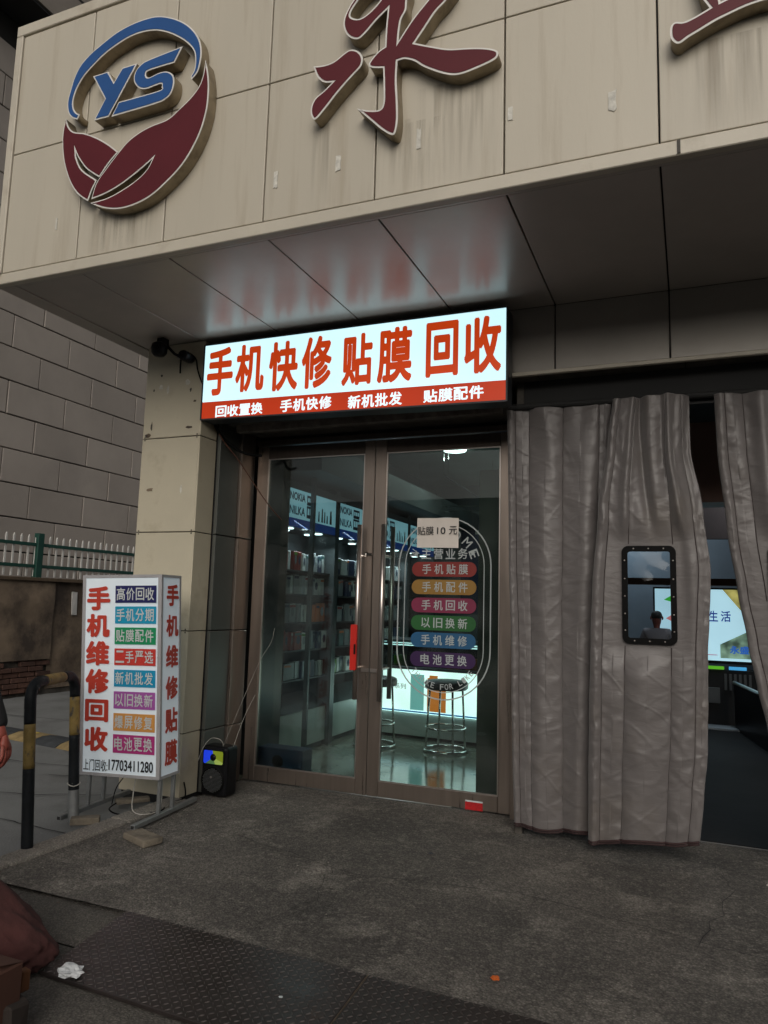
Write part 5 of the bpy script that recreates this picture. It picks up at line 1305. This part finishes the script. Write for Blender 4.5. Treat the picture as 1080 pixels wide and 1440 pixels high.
wire([(-2.83, 4.2, .312), (-2.80, 4.25, .45), (-2.755, 4.3, .62), (-2.72, 4.42, .85), (-2.70, 4.52, .97), (-2.715, 4.58, 1.06)], .0009, 'cable', M['white_cable'], 'long white cable rising from the loudspeaker to the left door')
wire([(-2.755, 4.2, .31), (-2.75, 4.3, .48), (-2.735, 4.4, .62)], .0012, 'cable', M['white_cable'], 'thin pale lead standing up behind the loudspeaker')

# ------------------------------------------------------------------ steel tread plates
M['plate'] = mat('tread_steel', (.055, .045, .042), .38, .55, .3, 5, .1, 50, col2=(.12, .05, .02), c2lo=.66, c2hi=.78, c2scale=4, rvar=.1)
M['tread_worn'] = mat('tread_worn', (.16, .14, .13), .35, .7, .35, 6)
def tread(label, x0, x1, y0a, y0b, y1a, y1b, skew=.08):
    t_ = thing('tread_plate', label, 'steel plate', ((x0+x1)/2, 2.2, 0), group='steel tread plates on the pavement')
    def q(u, v, z): 
        ya_ = y0a+(y0b-y0a)*u; yb_ = y1a+(y1b-y1a)*u; xa = x0+skew*(1-v)
        xb = x1 + .03*(1-v)
        return (xa+(xb-xa)*u, ya_+(yb_-ya_)*v, z)
    top = .014
    p = [q(u, v, z) for u in (0, 1) for v in (0, 1) for z in (0, top)]
    MB().add(p, [(0, 1, 3, 2), (4, 6, 7, 5), (0, 4, 5, 1), (2, 3, 7, 6), (0, 2, 6, 4), (1, 5, 7, 3)]).build('plate', M['plate'], t_, bevel=.002)
    mb = MB(); L0 = x1-x0; n_ = int(L0/.0235); m_ = int(.52/.0235)
    for i in range(n_):
        for j in range(m_):
            c = q((i+.5)/n_, (j+.5)/m_, top); a = R(45 if (i+j) % 2 else -45); dx, dy = math.cos(a), math.sin(a); l, w, h = .0105, .0026, .0030
            mb.add([(c[0]-dx*l, c[1]-dy*l, top-.0004), (c[0]+dy*w, c[1]-dx*w, top-.0004), (c[0]+dx*l, c[1]+dy*l, top-.0004), (c[0]-dy*w, c[1]+dx*w, top-.0004), (c[0]-dx*l*.5, c[1]-dy*l*.5, top+h), (c[0]+dx*l*.5, c[1]+dy*l*.5, top+h)],
                   [(0, 1, 5, 4), (1, 2, 5), (2, 3, 4, 5), (3, 0, 4)])
    mb.build('raised_pattern', M['tread_worn'], t_, kind='stuff')
tread('dark steel tread plate with raised pattern, the left one with tissue on it', -2.10, -1.035, 2.0, 1.96, 2.505, 2.452)
tread('dark steel tread plate with raised pattern, the right one past the rusty seam', -1.028, .05, 1.96, 1.92, 2.452, 2.40, .03)
tag(MB().tube([(-1.03, 2.45, .014), (-1.0, 1.95, .014)], .0022, 6).build('rust_seam', mat('rust', (.12, .09, .065), .9, 0, .4, 30, .4, 90)), 'rusty seam between the two steel tread plates', 'seam')

# ------------------------------------------------------------------ small litter
def crumple(name, label, cat, c, r_, material, seed, flat=.45, n=14):
    bm = bmesh.new(); bmesh.ops.create_icosphere(bm, subdivisions=3, radius=1)
    for v in bm.verts:
        d = v.co.normalized(); s = 1+.55*noise.noise(d*2.2+Vector((seed, 0, 0)))+.3*noise.noise(d*5+Vector((seed, 3, 0)))
        v.co = Vector((d.x*s*r_[0], d.y*s*r_[1], max(d.z*s*r_[2]*flat+r_[2]*.35, 0)))
    me = bpy.data.meshes.new(name); bm.to_mesh(me); bm.free(); me.materials.append(material)
    o = bpy.data.objects.new(name, me); C.objects.link(o); o.location = c; return tag(o, label, cat)
crumple('tissue', 'crumpled white tissue on the left steel tread plate', 'tissue', (-1.915, 2.02, .015), (.045, .032, .035), mat('tissue_white', (.72, .74, .75), .9, 0, .05, 20), 3.3)
crumple('tissue_scrap', 'tiny white scrap on the steel tread plate right of the tissue', 'litter', (-1.22, 2.2, .014), (.006, .005, .005), M['vinyl_white'], 1)
crumple('orange_peel', 'small bright orange scrap on the concrete in front of the doors', 'litter', (-.640, 2.635, .002), (.014, .012, .012), mat('peel', (.60, .13, .02), .6), 6)
crumple('paper_scrap', 'small pale paper scrap on the ground before the right curtain', 'litter', (.33, 4.05, .0), (.03, .02, .012), M['paper'], 8)
crumple('dry_leaf', 'small dark leaf on the concrete near the doors', 'litter', (-1.25, 3.75, .0), (.012, .012, .008), M['bump_k'], 9)
random.seed(21)
mb = MB()
for k in range(260):
    x = random.uniform(-2.9, 1.2); y = random.uniform(2.55, 4.5); s = random.uniform(.0015, .005)
    z = .001; p = [(x-s, y-s*.7, z), (x+s, y-s*.5, z), (x+s*.6, y+s, z), (x-s*.8, y+s*.8, z), (x, y, z+s)]
    mb.add(p, [(0, 1, 4), (1, 2, 4), (2, 3, 4), (3, 0, 4)])
o = mb.build('grit', mat('grit', (.22, .20, .17), .9, 0, .6, 40)); o['kind'] = 'stuff'; tag(o, 'loose grit and tiny stones scattered over the concrete', 'grit')

# ------------------------------------------------------------------ bundle and box at the lower left corner
bd = thing('cloth_bundle', 'maroon cloth bundle slumped on the pavement at the lower left corner', 'cloth bundle', (-2.3, 1.95, 0))
bm = bmesh.new(); bmesh.ops.create_icosphere(bm, subdivisions=5, radius=1)
for v in bm.verts:
    d = v.co.normalized(); f = 1+.10*noise.noise(d*1.6+Vector((4, 0, 0)))+.05*noise.noise(Vector((d.x*3+d.z*5, d.y*9, d.z*3)))+.02*noise.noise(d*11)
    v.co = Vector((d.x*.40*f, d.y*.15*f, max(0, .11+d.z*(.15-.05*d.x)*f - d.x*.055)))
me = bpy.data.meshes.new('cloth'); bm.to_mesh(me); bm.free(); me.materials.append(mat('maroon_cloth', (.058, .018, .016), .95, 0, .3, 7, .9, 22))
for f in me.polygons: f.use_smooth = True
o = bpy.data.objects.new('cloth', me); C.objects.link(o); o.parent = bd
o.location = (-.10, .05, 0)
cx = thing('cardboard_box', 'reddish brown cardboard box in front of the maroon bundle at the bottom left corner', 'box', (-2.0, 1.6, 0))
bxm = mat('box_card', (.065, .026, .016), .85, 0, .15, 4, .1, 30)
MB().box(-2.25, -1.80, 1.62, 1.72, .0, .20).build('carton', bxm, cx, bevel=.004)
MB().add([(-2.25, 1.72, .201), (-1.80, 1.72, .201), (-1.81, 1.64, .216), (-2.25, 1.64, .22)], [(0, 1, 2, 3)]).build('flap', bxm, cx)
tag(MB().box(-1.87, -1.84, 1.76, 1.79, .08, .145, .006).build('orange_wrapper', mat('wrapper', (.12, .045, .015), .7), bevel=.004), 'orange wrapper stuck between the box and the maroon bundle', 'wrapper')
tag(MB().box(-1.83, -1.775, 1.66, 1.74, .0, .10, .008).build('dark_block', mat('dark_block', (.03, .022, .018), .9), bevel=.008), 'dark block lying beside the cardboard box at the bottom edge', 'block')
